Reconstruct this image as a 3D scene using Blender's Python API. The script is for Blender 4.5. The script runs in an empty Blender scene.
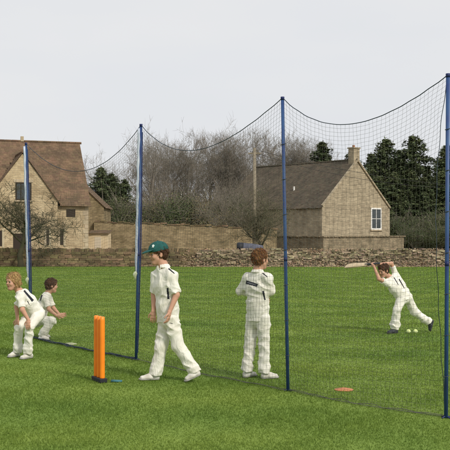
import bpy, math, random
import numpy as np
random.seed(7); np.random.seed(7)
C = bpy.context.scene.collection
F0 = 900.0; HZ = 232.0; CX = 225.0; CH = 1.6        # focal length and horizon measured on the photograph

def at(px, py, D):
    return np.array([(px-CX)*D/F0, D, CH-(py-HZ)*D/F0])

# ---------------------------------------------------------------- materials
def mat(name, col, rough=0.8, noise=None, island=0.0, bump=0.0, bscale=50, spec=0.3, sheen=0.0, translucent=0.0):
    m = bpy.data.materials.new(name); m.use_nodes = True
    nt = m.node_tree; N = nt.nodes; L = nt.links
    b = N['Principled BSDF']
    b.inputs['Roughness'].default_value = rough
    b.inputs['Specular IOR Level'].default_value = spec
    if sheen: b.inputs['Sheen Weight'].default_value = sheen
    tc = N.new('ShaderNodeTexCoord')
    src = None
    if noise:
        col2, sc, det = noise
        n = N.new('ShaderNodeTexNoise'); n.inputs['Scale'].default_value = sc; n.inputs['Detail'].default_value = det
        L.new(tc.outputs['Object'], n.inputs['Vector'])
        r = N.new('ShaderNodeValToRGB'); r.color_ramp.elements[0].position = .35; r.color_ramp.elements[1].position = .65
        r.color_ramp.elements[0].color = (*col, 1); r.color_ramp.elements[1].color = (*col2, 1)
        L.new(n.outputs['Fac'], r.inputs['Fac']); src = r.outputs['Color']
    else:
        v = N.new('ShaderNodeRGB'); v.outputs[0].default_value = (*col, 1); src = v.outputs[0]
    if island:
        g = N.new('ShaderNodeNewGeometry')
        h = N.new('ShaderNodeHueSaturation')
        mr = N.new('ShaderNodeMapRange'); mr.inputs['To Min'].default_value = 1-island; mr.inputs['To Max'].default_value = 1+island
        L.new(g.outputs['Random Per Island'], mr.inputs['Value'])
        L.new(mr.outputs[0], h.inputs['Value']); L.new(src, h.inputs['Color'])
        m2 = N.new('ShaderNodeMath'); m2.operation = 'MULTIPLY'; m2.inputs[1].default_value = 7.31
        m3 = N.new('ShaderNodeMath'); m3.operation = 'FRACT'
        mr2 = N.new('ShaderNodeMapRange'); mr2.inputs['To Min'].default_value = .5-island*.06; mr2.inputs['To Max'].default_value = .5+island*.06
        L.new(g.outputs['Random Per Island'], m2.inputs[0]); L.new(m2.outputs[0], m3.inputs[0]); L.new(m3.outputs[0], mr2.inputs['Value'])
        L.new(mr2.outputs[0], h.inputs['Hue'])
        src = h.outputs['Color']
    L.new(src, b.inputs['Base Color'])
    if bump:
        n2 = N.new('ShaderNodeTexNoise'); n2.inputs['Scale'].default_value = bscale; n2.inputs['Detail'].default_value = 5
        L.new(tc.outputs['Object'], n2.inputs['Vector'])
        bp = N.new('ShaderNodeBump'); bp.inputs['Strength'].default_value = bump; bp.inputs['Distance'].default_value = .02
        L.new(n2.outputs['Fac'], bp.inputs['Height']); L.new(bp.outputs[0], b.inputs['Normal'])
    if translucent:
        t = N.new('ShaderNodeBsdfTranslucent'); L.new(src, t.inputs['Color'])
        mx = N.new('ShaderNodeMixShader'); mx.inputs[0].default_value = translucent
        L.new(b.outputs[0], mx.inputs[1]); L.new(t.outputs[0], mx.inputs[2])
        L.new(mx.outputs[0], N['Material Output'].inputs['Surface'])
    return m

def stone_mat(name, c1, c2, mortar, bw=.42, bh=.15, stain=(.6,.6,.55)):
    m = bpy.data.materials.new(name); m.use_nodes = True
    nt = m.node_tree; N = nt.nodes; L = nt.links; b = N['Principled BSDF']
    b.inputs['Roughness'].default_value = .92; b.inputs['Specular IOR Level'].default_value = .15
    tc = N.new('ShaderNodeTexCoord'); sp = N.new('ShaderNodeSeparateXYZ'); L.new(tc.outputs['Object'], sp.inputs[0])
    ad = N.new('ShaderNodeMath'); ad.operation = 'ADD'; L.new(sp.outputs[0], ad.inputs[0]); L.new(sp.outputs[1], ad.inputs[1])
    cb = N.new('ShaderNodeCombineXYZ'); L.new(ad.outputs[0], cb.inputs[0]); L.new(sp.outputs[2], cb.inputs[1])
    nz = N.new('ShaderNodeTexNoise'); nz.inputs['Scale'].default_value = 3; L.new(tc.outputs['Object'], nz.inputs['Vector'])
    va = N.new('ShaderNodeVectorMath'); va.operation = 'MULTIPLY_ADD'; va.inputs[1].default_value = (.12,.12,0)
    L.new(nz.outputs['Color'], va.inputs[0]); L.new(cb.outputs[0], va.inputs[2])
    br = N.new('ShaderNodeTexBrick'); br.inputs['Scale'].default_value = 1; br.inputs['Brick Width'].default_value = bw
    br.inputs['Row Height'].default_value = bh; br.inputs['Mortar Size'].default_value = .012; br.inputs['Mortar Smooth'].default_value = .3
    br.inputs['Color1'].default_value = (*c1,1); br.inputs['Color2'].default_value = (*c2,1); br.inputs['Mortar'].default_value = (*mortar,1)
    L.new(va.outputs[0], br.inputs['Vector'])
    n2 = N.new('ShaderNodeTexNoise'); n2.inputs['Scale'].default_value = 1.3; n2.inputs['Detail'].default_value = 8; n2.inputs['Roughness'].default_value = .7
    L.new(tc.outputs['Object'], n2.inputs['Vector'])
    r = N.new('ShaderNodeValToRGB'); r.color_ramp.elements[0].position = .38; r.color_ramp.elements[1].position = .62
    r.color_ramp.elements[0].color = (*stain,1); r.color_ramp.elements[1].color = (1.08,1.06,1.0,1)
    L.new(n2.outputs['Fac'], r.inputs['Fac'])
    mx = N.new('ShaderNodeMix'); mx.data_type = 'RGBA'; mx.blend_type = 'MULTIPLY'; mx.inputs[0].default_value = 1
    L.new(br.outputs['Color'], mx.inputs[6]); L.new(r.outputs['Color'], mx.inputs[7]); L.new(mx.outputs[2], b.inputs['Base Color'])
    bp = N.new('ShaderNodeBump'); bp.inputs['Strength'].default_value = .8; bp.inputs['Distance'].default_value = .03; bp.invert = True
    L.new(br.outputs['Fac'], bp.inputs['Height']); L.new(bp.outputs[0], b.inputs['Normal'])
    return m

M = {}
M['white'] = mat('cotton_white', (.79,.77,.70), .9, noise=((.73,.70,.615), 6, 5), sheen=.05)
_n = M['white'].node_tree.nodes; _l = M['white'].node_tree.links
_tc = _n.new('ShaderNodeTexCoord'); _mp = _n.new('ShaderNodeMapping'); _mp.inputs['Scale'].default_value = (1,1,.42); _mp.inputs['Rotation'].default_value = (.35,.3,0)
_nz = _n.new('ShaderNodeTexNoise'); _nz.inputs['Scale'].default_value = 13; _nz.inputs['Detail'].default_value = 3; _nz.inputs['Distortion'].default_value = 1.1
_bp = _n.new('ShaderNodeBump'); _bp.inputs['Strength'].default_value = .6; _bp.inputs['Distance'].default_value = .035
_l.new(_tc.outputs['Object'], _mp.inputs[0]); _l.new(_mp.outputs[0], _nz.inputs['Vector']); _l.new(_nz.outputs['Fac'], _bp.inputs['Height']); _l.new(_bp.outputs[0], _n['Principled BSDF'].inputs['Normal'])
M['stripe'] = mat('navy_trim', (.02,.022,.03), .8)
M['stripe_gray'] = mat('grey_trim', (.16,.17,.19), .8)
M['skin'] = mat('skin', (.50,.285,.195), .62, noise=((.56,.31,.215), 11, 5), spec=.25)
M['skin'].node_tree.nodes['Principled BSDF'].inputs['Subsurface Weight'].default_value = .12
M['skin'].node_tree.nodes['Principled BSDF'].inputs['Subsurface Radius'].default_value = (.012,.005,.003)
M['lips'] = mat('lips', (.40,.14,.11), .5)
M['shoe'] = mat('shoe_leather', (.74,.73,.69), .6, noise=((.52,.49,.42), 12, 5))
M['shoe_dark'] = mat('shoe_dark', (.03,.035,.04), .5)
M['sole'] = mat('rubber_sole', (.32,.31,.29), .7)
M['sole_dark'] = mat('rubber_sole_dark', (.05,.05,.055), .7)
M['hair_blond'] = mat('hair_blond', (.55,.38,.16), .6, noise=((.30,.18,.07), 60, 3), island=.35, spec=.2)
M['hair_brown'] = mat('hair_brown', (.055,.028,.014), .6, noise=((.10,.05,.025), 60, 3), island=.35, spec=.2)
M['hair_ginger'] = mat('hair_ginger', (.20,.085,.03), .6, noise=((.09,.035,.014), 60, 3), island=.35, spec=.2)
M['cap'] = mat('cap_green', (.018,.105,.095), .85, noise=((.012,.07,.064), 30, 3), bump=.3, bscale=120)
M['emblem'] = mat('emblem_white', (.7,.75,.72), .7)
M['eye_white'] = mat('eye_white', (.38,.33,.30), .4); M['iris'] = mat('iris', (.03,.022,.015), .2)
M['willow'] = mat('willow', (.62,.50,.33), .5, noise=((.55,.42,.26), 20, 4)); M['grip'] = mat('grip', (.05,.05,.06), .8)
M['orange'] = mat('orange_plastic', (.95,.27,.012), .38, noise=((.90,.235,.012), 12, 3), spec=.5); M['black'] = mat('black_rubber', (.02,.022,.028), .6)
M['teal'] = mat('teal_plastic', (.05,.17,.19), .6)
M['blue'] = mat('blue_paint', (.020,.045,.17), .5, noise=((.025,.085,.22), 5, 5), spec=.5)
M['navy'] = mat('navy_paint', (.012,.022,.10), .5)
M['white_tape'] = mat('white_sleeve', (.62,.66,.74), .7, noise=((.42,.47,.58), 7, 4))
M['net'] = mat('net_cord', (.12,.12,.10), .9); M['rope'] = mat('net_rope', (.05,.065,.085), .9)
M['ball'] = mat('ball_yellow', (.62,.70,.30), .8)
M['disc'] = mat('disc_orange', (.50,.20,.09), .7)
M['bark'] = mat('bark', (.085,.065,.05), .95, noise=((.05,.045,.03), 6, 5))
M['bark_far'] = mat('bark_winter', (.255,.222,.18), .95, noise=((.17,.15,.118), .8, 4), island=.3)
M['bark_moss'] = mat('bark_moss', (.15,.125,.085), .95, noise=((.095,.10,.05), 5, 4), island=.25)
M['bark_old'] = mat('bark_old', (.085,.07,.045), .95, noise=((.055,.06,.03), 5, 4), island=.25)
M['conifer'] = mat('needles', (.060,.088,.036), .8, noise=((.105,.125,.052), .9, 3), island=.45)
M['shrub'] = mat('shrub_leaf', (.135,.125,.055), .8, noise=((.20,.155,.085), .7, 3), island=.45)
M['shrub_green'] = mat('shrub_green', (.055,.080,.028), .8, noise=((.095,.105,.042), .7, 3), island=.45)
M['leaf'] = mat('dead_leaf', (.27,.175,.10), .85, noise=((.36,.28,.18), 2, 3), island=.45)
M['drystone'] = mat('drystone', (.23,.165,.095), .95, noise=((.13,.10,.055), 1.2, 6), island=.4, bump=.5, bscale=30)
M['rubble'] = mat('rubble', (.36,.29,.20), .95, noise=((.20,.155,.10), 1.3, 6), island=.5, bump=.5, bscale=30)
M['roof1'] = mat('roof_slate_brown', (.185,.118,.072), .9, noise=((.115,.080,.050), 1.2, 10), island=.17)
M['roof2'] = mat('roof_slate_dark', (.105,.082,.056), .9, noise=((.065,.054,.038), 1.0, 9), island=.2)
M['stone1'] = stone_mat('stone_honey', (.57,.475,.32), (.44,.355,.235), (.50,.425,.305), .34, .14, stain=(.72,.67,.60))
M['stone2'] = stone_mat('stone_tan', (.46,.395,.29), (.33,.28,.205), (.41,.355,.265), .34, .14, stain=(.74,.72,.68))
M['stone3'] = stone_mat('stone_wall', (.40,.32,.20), (.27,.21,.13), (.28,.23,.155), .33, .12, stain=(.58,.57,.50))
M['stone4'] = stone_mat('stone_grey', (.34,.285,.20), (.25,.205,.145), (.24,.20,.15), .36, .14)
M['plaster'] = mat('plaster_cream', (.66,.54,.36), .9, noise=((.54,.42,.26), 1.5, 5))
M['quoin'] = mat('quoin_stone', (.50,.42,.29), .9, noise=((.40,.33,.22), 2, 4), island=.12)
M['dark'] = mat('dark_timber', (.035,.025,.018), .8); M['glass'] = mat('window_glass', (.04,.05,.055), .12, spec=.6)
M['winframe'] = mat('white_frame', (.75,.74,.70), .6)
M['wood'] = mat('pole_wood', (.28,.24,.18), .9, noise=((.20,.17,.12), 4, 4)); M['cable'] = mat('cable', (.03,.03,.03), .7)
M['barrel'] = mat('barrel_blue', (.12,.125,.165), .8, noise=((.085,.09,.115), 5, 4)); M['metal'] = mat('galvanised', (.35,.36,.38), .5)

# grass ground material
def grass_material(name, soil=False):
    m = bpy.data.materials.new(name); m.use_nodes = True
    nt = m.node_tree; N = nt.nodes; L = nt.links; b = N['Principled BSDF']
    b.inputs['Roughness'].default_value = .9; b.inputs['Specular IOR Level'].default_value = .12
    g = N.new('ShaderNodeNewGeometry')
    def ramp(scale, det, c0, c1, p0=.35, p1=.65, vec=(1,1,1)):
        mp = N.new('ShaderNodeMapping'); mp.inputs['Scale'].default_value = vec; L.new(g.outputs['Position'], mp.inputs[0])
        n = N.new('ShaderNodeTexNoise'); n.inputs['Scale'].default_value = scale; n.inputs['Detail'].default_value = det
        L.new(mp.outputs[0], n.inputs['Vector'])
        r = N.new('ShaderNodeValToRGB'); r.color_ramp.elements[0].position = p0; r.color_ramp.elements[1].position = p1
        r.color_ramp.elements[0].color = (*c0,1); r.color_ramp.elements[1].color = (*c1,1)
        L.new(n.outputs['Fac'], r.inputs['Fac']); return r.outputs['Color']
    def mul(a, c):
        x = N.new('ShaderNodeMix'); x.data_type = 'RGBA'; x.blend_type = 'MULTIPLY'; x.inputs[0].default_value = 1
        L.new(a, x.inputs[6]); L.new(c, x.inputs[7]); return x.outputs[2]
    if soil:
        base = ramp(.9, 6, (.20,.145,.075), (.13,.12,.045))
        col = mul(base, ramp(9, 5, (.6,.6,.6), (1.2,1.15,1.1)))
    else:
        base = ramp(.55, 4, GC0, GC1, .3, .7, (1,1.0,1))
        col = mul(base, ramp(4.5, 5, (.88,.90,.86), (1.09,1.06,1.08), .3, .7, (1,.55,1)))
        col = mul(col, ramp(28, 4, (.86,.88,.85), (1.12,1.10,1.10), .3, .7))
        # broad mowing bands running across the field
        w = N.new('ShaderNodeTexWave'); w.bands_direction = 'Y'; w.inputs['Scale'].default_value = .16; w.inputs['Distortion'].default_value = 1.2
        w.inputs['Detail'].default_value = 2; L.new(g.outputs['Position'], w.inputs['Vector'])
        r = N.new('ShaderNodeValToRGB'); r.color_ramp.elements[0].color = (.93,.95,.93,1); r.color_ramp.elements[1].color = (1.06,1.04,1.05,1)
        L.new(w.outputs['Fac'], r.inputs['Fac']); col = mul(col, r.outputs['Color'])
    L.new(col, b.inputs['Base Color'])
    return m, N, L, b, col, g
GC0 = (.140,.222,.043); GC1 = (.198,.275,.053)
M['grass_ground'] = grass_material('grass_ground')[0]
M['soil'] = grass_material('rough_soil', True)[0]
bm_, N_, L_, b_, col_, g_ = grass_material('grass_blade')
h_ = N_.new('ShaderNodeHueSaturation'); mr_ = N_.new('ShaderNodeMapRange'); mr_.inputs['To Min'].default_value = .92; mr_.inputs['To Max'].default_value = 1.16
L_.new(g_.outputs['Random Per Island'], mr_.inputs['Value']); L_.new(mr_.outputs[0], h_.inputs['Value']); L_.new(col_, h_.inputs['Color']); L_.new(h_.outputs[0], b_.inputs['Base Color'])
t_ = N_.new('ShaderNodeBsdfTranslucent'); L_.new(h_.outputs[0], t_.inputs['Color']); mx_ = N_.new('ShaderNodeMixShader'); mx_.inputs[0].default_value = .45
L_.new(b_.outputs[0], mx_.inputs[1]); L_.new(t_.outputs[0], mx_.inputs[2]); L_.new(mx_.outputs[0], N_['Material Output'].inputs['Surface'])
M['grass_blade'] = bm_

# ---------------------------------------------------------------- object helpers
def tag(o, label=None, cat=None, group=None, kind=None):
    if label: o['label'] = label
    if cat: o['category'] = cat
    if group: o['group'] = group
    if kind: o['kind'] = kind
    return o
def empty(name, loc=(0,0,0), rz=0):
    o = bpy.data.objects.new(name, None); C.objects.link(o); o.location = tuple(float(a) for a in loc); o.rotation_euler = (0,0,rz)
    o.empty_display_size = .2
    return o
def add_mesh(name, V, Fs, mats, parent=None, smooth=False, mi=None):
    me = bpy.data.meshes.new(name)
    V = np.asarray(V, dtype=np.float32)
    if isinstance(Fs, np.ndarray):
        n, k = Fs.shape
        me.vertices.add(len(V)); me.vertices.foreach_set('co', V.ravel())
        me.loops.add(n*k); me.loops.foreach_set('vertex_index', Fs.astype(np.int32).ravel())
        me.polygons.add(n); me.polygons.foreach_set('loop_start', np.arange(0, n*k, k, dtype=np.int32))
        me.update(calc_edges=True)
    else:
        me.from_pydata(V.tolist(), [], Fs)
    if not isinstance(mats, (list, tuple)): mats = [mats]
    for m in mats: me.materials.append(m)
    if mi is not None: me.polygons.foreach_set('material_index', np.asarray(mi, dtype=np.int32))
    if smooth: me.polygons.foreach_set('use_smooth', np.ones(len(me.polygons), dtype=bool))
    me.validate(); me.update()
    o = bpy.data.objects.new(name, me); C.objects.link(o)
    if parent is not None: o.parent = parent
    return o
class MB:
    def __init__(s): s.V = []; s.F = []
    def add(s, v, f):
        n = len(s.V); s.V.extend([tuple(a) for a in v]); s.F.extend([tuple(n+i for i in q) for q in f])
    def box(s, x0, x1, y0, y1, z0, z1):
        s.add([(x0,y0,z0),(x1,y0,z0),(x1,y1,z0),(x0,y1,z0),(x0,y0,z1),(x1,y0,z1),(x1,y1,z1),(x0,y1,z1)],
              [(0,3,2,1),(4,5,6,7),(0,1,5,4),(1,2,6,5),(2,3,7,6),(3,0,4,7)])
    def stone(s, c, sz, rot=0, j=.18, tilt=0):
        """irregular chamfered block"""
        v = []
        a, b, h = sz[0]/2, sz[1]/2, sz[2]/2
        R = random.uniform
        pts = []
        for sx in (-1,1):
            for sy in (-1,1):
                for sz_ in (-1,1):
                    pts.append([sx*a*(1+R(-j,j)), sy*b*(1+R(-j,j)), sz_*h*(1+R(-j,j))])
        # 8 corners -> chamfer by 3 points each (cuboctahedral hull)
        ct, st = math.cos(rot), math.sin(rot); cu, su = math.cos(tilt), math.sin(tilt)
        P = {}
        k = 0; out = []
        idx = {}
        for i, p in enumerate(pts):
            for ax in range(3):
                q = list(p); q[ax] *= .78
                x = q[0]*cu - q[2]*su; z = q[0]*su + q[2]*cu; y = q[1]
                out.append((c[0]+x*ct-y*st, c[1]+x*st+y*ct, c[2]+z)); idx[(i,ax)] = k; k += 1
        def I(sx,sy,sz_): return (sx>0)*4+(sy>0)*2+(sz_>0)
        f = []
        # corner triangles
        for sx in (-1,1):
            for sy in (-1,1):
                for sz_ in (-1,1):
                    i = I(sx,sy,sz_); t = (idx[(i,0)], idx[(i,1)], idx[(i,2)])
                    f.append(t if sx*sy*sz_ > 0 else t[::-1])
        # face octagon: on face +x, corners have pts with ax=1 and ax=2
        for ax in range(3):
            o1, o2 = (ax+1)%3, (ax+2)%3
            for sg in (-1,1):
                ring = []
                for (u,v_) in ((-1,-1),(1,-1),(1,1),(-1,1)):
                    sgn = [0,0,0]; sgn[ax] = sg; sgn[o1] = u; sgn[o2] = v_
                    i = I(*sgn)
                    a1, a2 = idx[(i,o2)], idx[(i,o1)]
                    # order round the ring
                    if u*v_ > 0: ring += [a1, a2]
                    else: ring += [a2, a1]
                f.append(tuple(ring) if sg > 0 else tuple(ring[::-1]))
        # edge quads
        for ax in range(3):
            o1, o2 = (ax+1)%3, (ax+2)%3
            for u in (-1,1):
                for v_ in (-1,1):
                    s1 = [0,0,0]; s1[ax] = -1; s1[o1] = u; s1[o2] = v_
                    s2 = list(s1); s2[ax] = 1
                    i, j_ = I(*s1), I(*s2)
                    q = (idx[(i,o1)], idx[(i,o2)], idx[(j_,o2)], idx[(j_,o1)])
                    f.append(q)
        s.add(out, f)
    def tube(s, pts, rad, n=8, cap=True):
        pts = [np.array(p, float) for p in pts]
        if not hasattr(rad, '__len__'): rad = [rad]*len(pts)
        V = []; F = []
        d0 = pts[1]-pts[0]; ref = np.array([0,0,1.]) if abs(d0[2]) < .9*np.linalg.norm(d0) else np.array([1.,0,0])
        for i, p in enumerate(pts):
            d = pts[min(i+1,len(pts)-1)]-pts[max(i-1,0)]; d = d/(np.linalg.norm(d)+1e-9)
            a = np.cross(ref, d); a /= np.linalg.norm(a)+1e-9; b = np.cross(d, a)
            for k in range(n):
                t = 2*math.pi*k/n; V.append(p+rad[i]*(math.cos(t)*a+math.sin(t)*b))
        for i in range(len(pts)-1):
            for k in range(n):
                F.append((i*n+k, i*n+(k+1)%n, (i+1)*n+(k+1)%n, (i+1)*n+k))
        if cap:
            F.append(tuple(range(n))[::-1]); F.append(tuple((len(pts)-1)*n+k for k in range(n)))
        s.add(V, F)
    def build(s, name, m, parent=None, smooth=False):
        return add_mesh(name, s.V, s.F, m, parent, smooth)
def copy_tree(o, parent=None):
    c = o.copy(); C.objects.link(c)
    if parent is not None: c.parent = parent
    for ch in list(o.children): copy_tree(ch, c)
    return c

# ---------------------------------------------------------------- SDF modelling (numpy) for people
def unit(v): v = np.asarray(v, float); return v/np.linalg.norm(v)
class Field:
    def __init__(s, lo, hi, h):
        s.h = h; s.lo = np.asarray(lo, float); n = np.ceil((np.asarray(hi)-s.lo)/h).astype(int)+1
        s.n = n; s.F = np.ones(tuple(n), dtype=np.float32)
        s.ax = [(s.lo[i]+h*np.arange(n[i])).astype(np.float32) for i in range(3)]
    def _sub(s, c0, c1):
        i0 = np.clip(np.floor((c0-s.lo)/s.h).astype(int), 0, s.n-1); i1 = np.clip(np.ceil((c1-s.lo)/s.h).astype(int)+1, 1, s.n)
        sl = tuple(slice(a, b) for a, b in zip(i0, i1))
        X = s.ax[0][sl[0]][:,None,None]; Y = s.ax[1][sl[1]][None,:,None]; Z = s.ax[2][sl[2]][None,None,:]
        return sl, X, Y, Z
    def _op(s, sl, d, k, sub):
        A = s.F[sl]
        if sub:
            B = -d; h = np.clip(.5-.5*(A-B)/k, 0, 1); s.F[sl] = A*(1-h)+B*h+k*h*(1-h)
        else:
            h = np.clip(.5+.5*(A-d)/k, 0, 1); s.F[sl] = A*(1-h)+d*h-k*h*(1-h)
    def seg(s, a, b, ra, rb=None, k=.02, flat=None, sub=False):
        a = np.asarray(a, float); b = np.asarray(b, float); rb = ra if rb is None else rb
        m = max(ra, rb)*(max(1, flat[1]) if flat else 1)+k+3*s.h
        sl, X, Y, Z = s._sub(np.minimum(a,b)-m, np.maximum(a,b)+m)
        qx, qy, qz = X-a[0], Y-a[1], Z-a[2]; ab = b-a; L2 = max(ab@ab, 1e-9)
        t = np.clip((qx*ab[0]+qy*ab[1]+qz*ab[2])/L2, 0, 1)
        wx, wy, wz = qx-t*ab[0], qy-t*ab[1], qz-t*ab[2]
        d2 = wx*wx+wy*wy+wz*wz
        if flat:
            n, f = unit(flat[0]), flat[1]; c = wx*n[0]+wy*n[1]+wz*n[2]; d2 = d2+c*c*(1/f**2-1)
        d = np.sqrt(np.maximum(d2, 0))-(ra+(rb-ra)*t)
        s._op(sl, d.astype(np.float32), k, sub)
    def ell(s, c, fr, r, k=.02, sub=False):
        c = np.asarray(c, float); m = max(r)+k+3*s.h
        sl, X, Y, Z = s._sub(c-m, c+m); q = (X-c[0], Y-c[1], Z-c[2])
        k0 = 0; k1 = 0
        for f, rr in zip(fr, r):
            w = q[0]*f[0]+q[1]*f[1]+q[2]*f[2]; k0 = k0+(w/rr)**2; k1 = k1+(w/rr**2)**2
        k0 = np.sqrt(k0); k1 = np.sqrt(k1)+1e-6
        s._op(sl, (k0*(k0-1)/k1).astype(np.float32), k, sub)
    def cut(s, p, n, lo=None, hi=None, k=.006):
        """remove everything on the side n points to (optionally only inside a box)"""
        n = unit(n); lo = s.lo if lo is None else np.asarray(lo); hi = s.lo+s.h*s.n if hi is None else np.asarray(hi)
        sl, X, Y, Z = s._sub(lo, hi)
        d = ((X-p[0])*n[0]+(Y-p[1])*n[1]+(Z-p[2])*n[2]).astype(np.float32)
        s._op(sl, -d, k, True)
    def displace(s, fn, band=.05):
        I = np.nonzero(np.abs(s.F) < band)
        P = [s.ax[i][I[i]] for i in range(3)]
        s.F[I] += fn(*P).astype(np.float32)
    def mesh(s, smooth=1):
        F = s.F; F[0]=F[-1]=1; F[:,0]=F[:,-1]=1; F[:,:,0]=F[:,:,-1]=1
        S = F < 0; nx, ny, nz = F.shape
        cnt = np.zeros((nx-1,ny-1,nz-1), np.int8)
        for a in (0,1):
            for b in (0,1):
                for c in (0,1): cnt += S[a:nx-1+a, b:ny-1+b, c:nz-1+c]
        I = np.argwhere((cnt > 0) & (cnt < 8)); pos = np.zeros((len(I),3)); num = np.zeros(len(I))
        for ax in range(3):
            for u in (0,1):
                for v in (0,1):
                    a = [0,0,0]; a[(ax+1)%3] = u; a[(ax+2)%3] = v; b = list(a); b[ax] = 1
                    fa = F[I[:,0]+a[0], I[:,1]+a[1], I[:,2]+a[2]]; fb = F[I[:,0]+b[0], I[:,1]+b[1], I[:,2]+b[2]]
                    m = (fa < 0) != (fb < 0); t = np.where(m, fa/np.where(m, fa-fb, 1), 0)
                    p = np.tile(np.array(a, float), (len(I),1)); p[:,ax] = t; pos += p*m[:,None]; num += m
        V = s.lo+s.h*(I+pos/num[:,None])
        cid = np.full((nx-1,ny-1,nz-1), -1, np.int32); cid[I[:,0],I[:,1],I[:,2]] = np.arange(len(I))
        Q = []
        for ax in range(3):
            o1, o2 = (ax+1)%3, (ax+2)%3
            sa = [slice(1,-1)]*3; sb = [slice(1,-1)]*3; sa[ax] = slice(0,-1); sb[ax] = slice(1,None)
            A, B = S[tuple(sa)], S[tuple(sb)]
            E = np.argwhere(A != B); off = np.array([1,1,1]); off[ax] = 0; E0 = E+off
            def cc(d1, d2):
                e = E0.copy(); e[:,o1] -= d1; e[:,o2] -= d2; return cid[e[:,0],e[:,1],e[:,2]]
            q = np.stack([cc(1,1), cc(0,1), cc(0,0), cc(1,0)], 1)
            ins = A[E[:,0],E[:,1],E[:,2]]
            q[~ins] = q[~ins][:, ::-1]; Q.append(q)
        Q = np.concatenate(Q); Q = Q[(Q >= 0).all(1)]
        for _ in range(smooth):
            acc = np.zeros_like(V); n = np.zeros(len(V))
            for i in range(4):
                a, b = Q[:,i], Q[:,(i+1)%4]
                for k in range(3):
                    acc[:,k] += np.bincount(a, V[b,k], len(V))+np.bincount(b, V[a,k], len(V))
                n += np.bincount(a, minlength=len(V))+np.bincount(b, minlength=len(V))
            V = V*.5+.5*acc/np.maximum(n,1)[:,None]
        return V, Q

def folds(seed, amp, fz=14, fh=48):
    """hanging cloth: long warped drapes with crisp valleys, finer cross creases in places"""
    r = np.random.RandomState(seed); ph = r.uniform(0, 6.28, 12); th = r.uniform(0, 3.1, 3)
    def fn(x, y, z):
        w = 1.3*np.sin(fz*.55*z+ph[0]+6*x)+.9*np.sin(fz*z+9*y+ph[1])+.5*np.sin(27*z-14*x+ph[2])
        def rid(v): return 1-np.abs(np.sin(v))*1.5
        a = rid(fh*.5*(x*math.cos(th[0])+y*math.sin(th[0]))+w+ph[3])
        b = rid(fh*.42*(x*math.cos(th[0]+1.2)+y*math.sin(th[0]+1.2))-w*.8+5*z+ph[4])
        e1 = np.clip(.55+.6*np.sin(10*z+5*x+ph[5]), 0, 1); e2 = np.clip(.3+.8*np.sin(13*z-8*x+6*y+ph[6]), 0, 1)
        c = rid(21*z+17*x+w+ph[7]); d = rid(30*z-26*x+12*y+.7*w+ph[8])
        return -amp*(.55*a*e1+.40*b+.60*c*e2+.32*d*(1-e1))
    return fn

UP = np.array([0,0,1.])
def strands_on(V, Q, hc, hf, hu, sc, seed, ln, n=3400):
    """lay fine locks of hair over the hair volume, combed from the crown downwards"""
    rs = np.random.RandomState(seed+90)
    A = V[Q]; N = np.cross(A[:,2]-A[:,0], A[:,3]-A[:,1]); N /= np.linalg.norm(N,axis=1)[:,None]+1e-9
    i = rs.randint(0, len(Q), n); p = A[i].mean(1); nn = N[i]
    crown = hc+(hu*.10-hf*.045)*sc; t = p-crown; t += (-hu)[None]*.03+rs.randn(n,3)*.022; t -= nn*(t*nn).sum(1)[:,None]; t /= np.linalg.norm(t,axis=1)[:,None]+1e-9
    w = np.cross(nn, t); L = (ln*rs.uniform(.5,1.1,n))[:,None]; wd = (rs.uniform(.0010,.0022,n))[:,None]; up = rs.uniform(.0015,.006,n)[:,None]
    a = p-nn*.002; b = p+t*L*.5+nn*up; c = p+t*L+nn*up*rs.uniform(.2,1.6,n)[:,None]+w*(rs.randn(n)*.004)[:,None]
    S = np.stack([a-w*wd, a+w*wd, b+w*wd, b-w*wd, c+w*wd*.3, c-w*wd*.3],1).reshape(-1,3)
    q = c-hc; ok = ~(((q@hf)/sc > .030) & ((q@hu)/sc < .052)) & ~(((q@hf)/sc > .055) & ((q@hu)/sc < .075)); S = S.reshape(n,6,3)[ok].reshape(-1,3); n = int(ok.sum())
    k = len(V)+np.arange(n)[:,None]*6
    return np.concatenate([V,S]), np.concatenate([Q, k+np.array([[0,1,2,3]]), k+np.array([[3,2,4,5]])])
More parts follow.
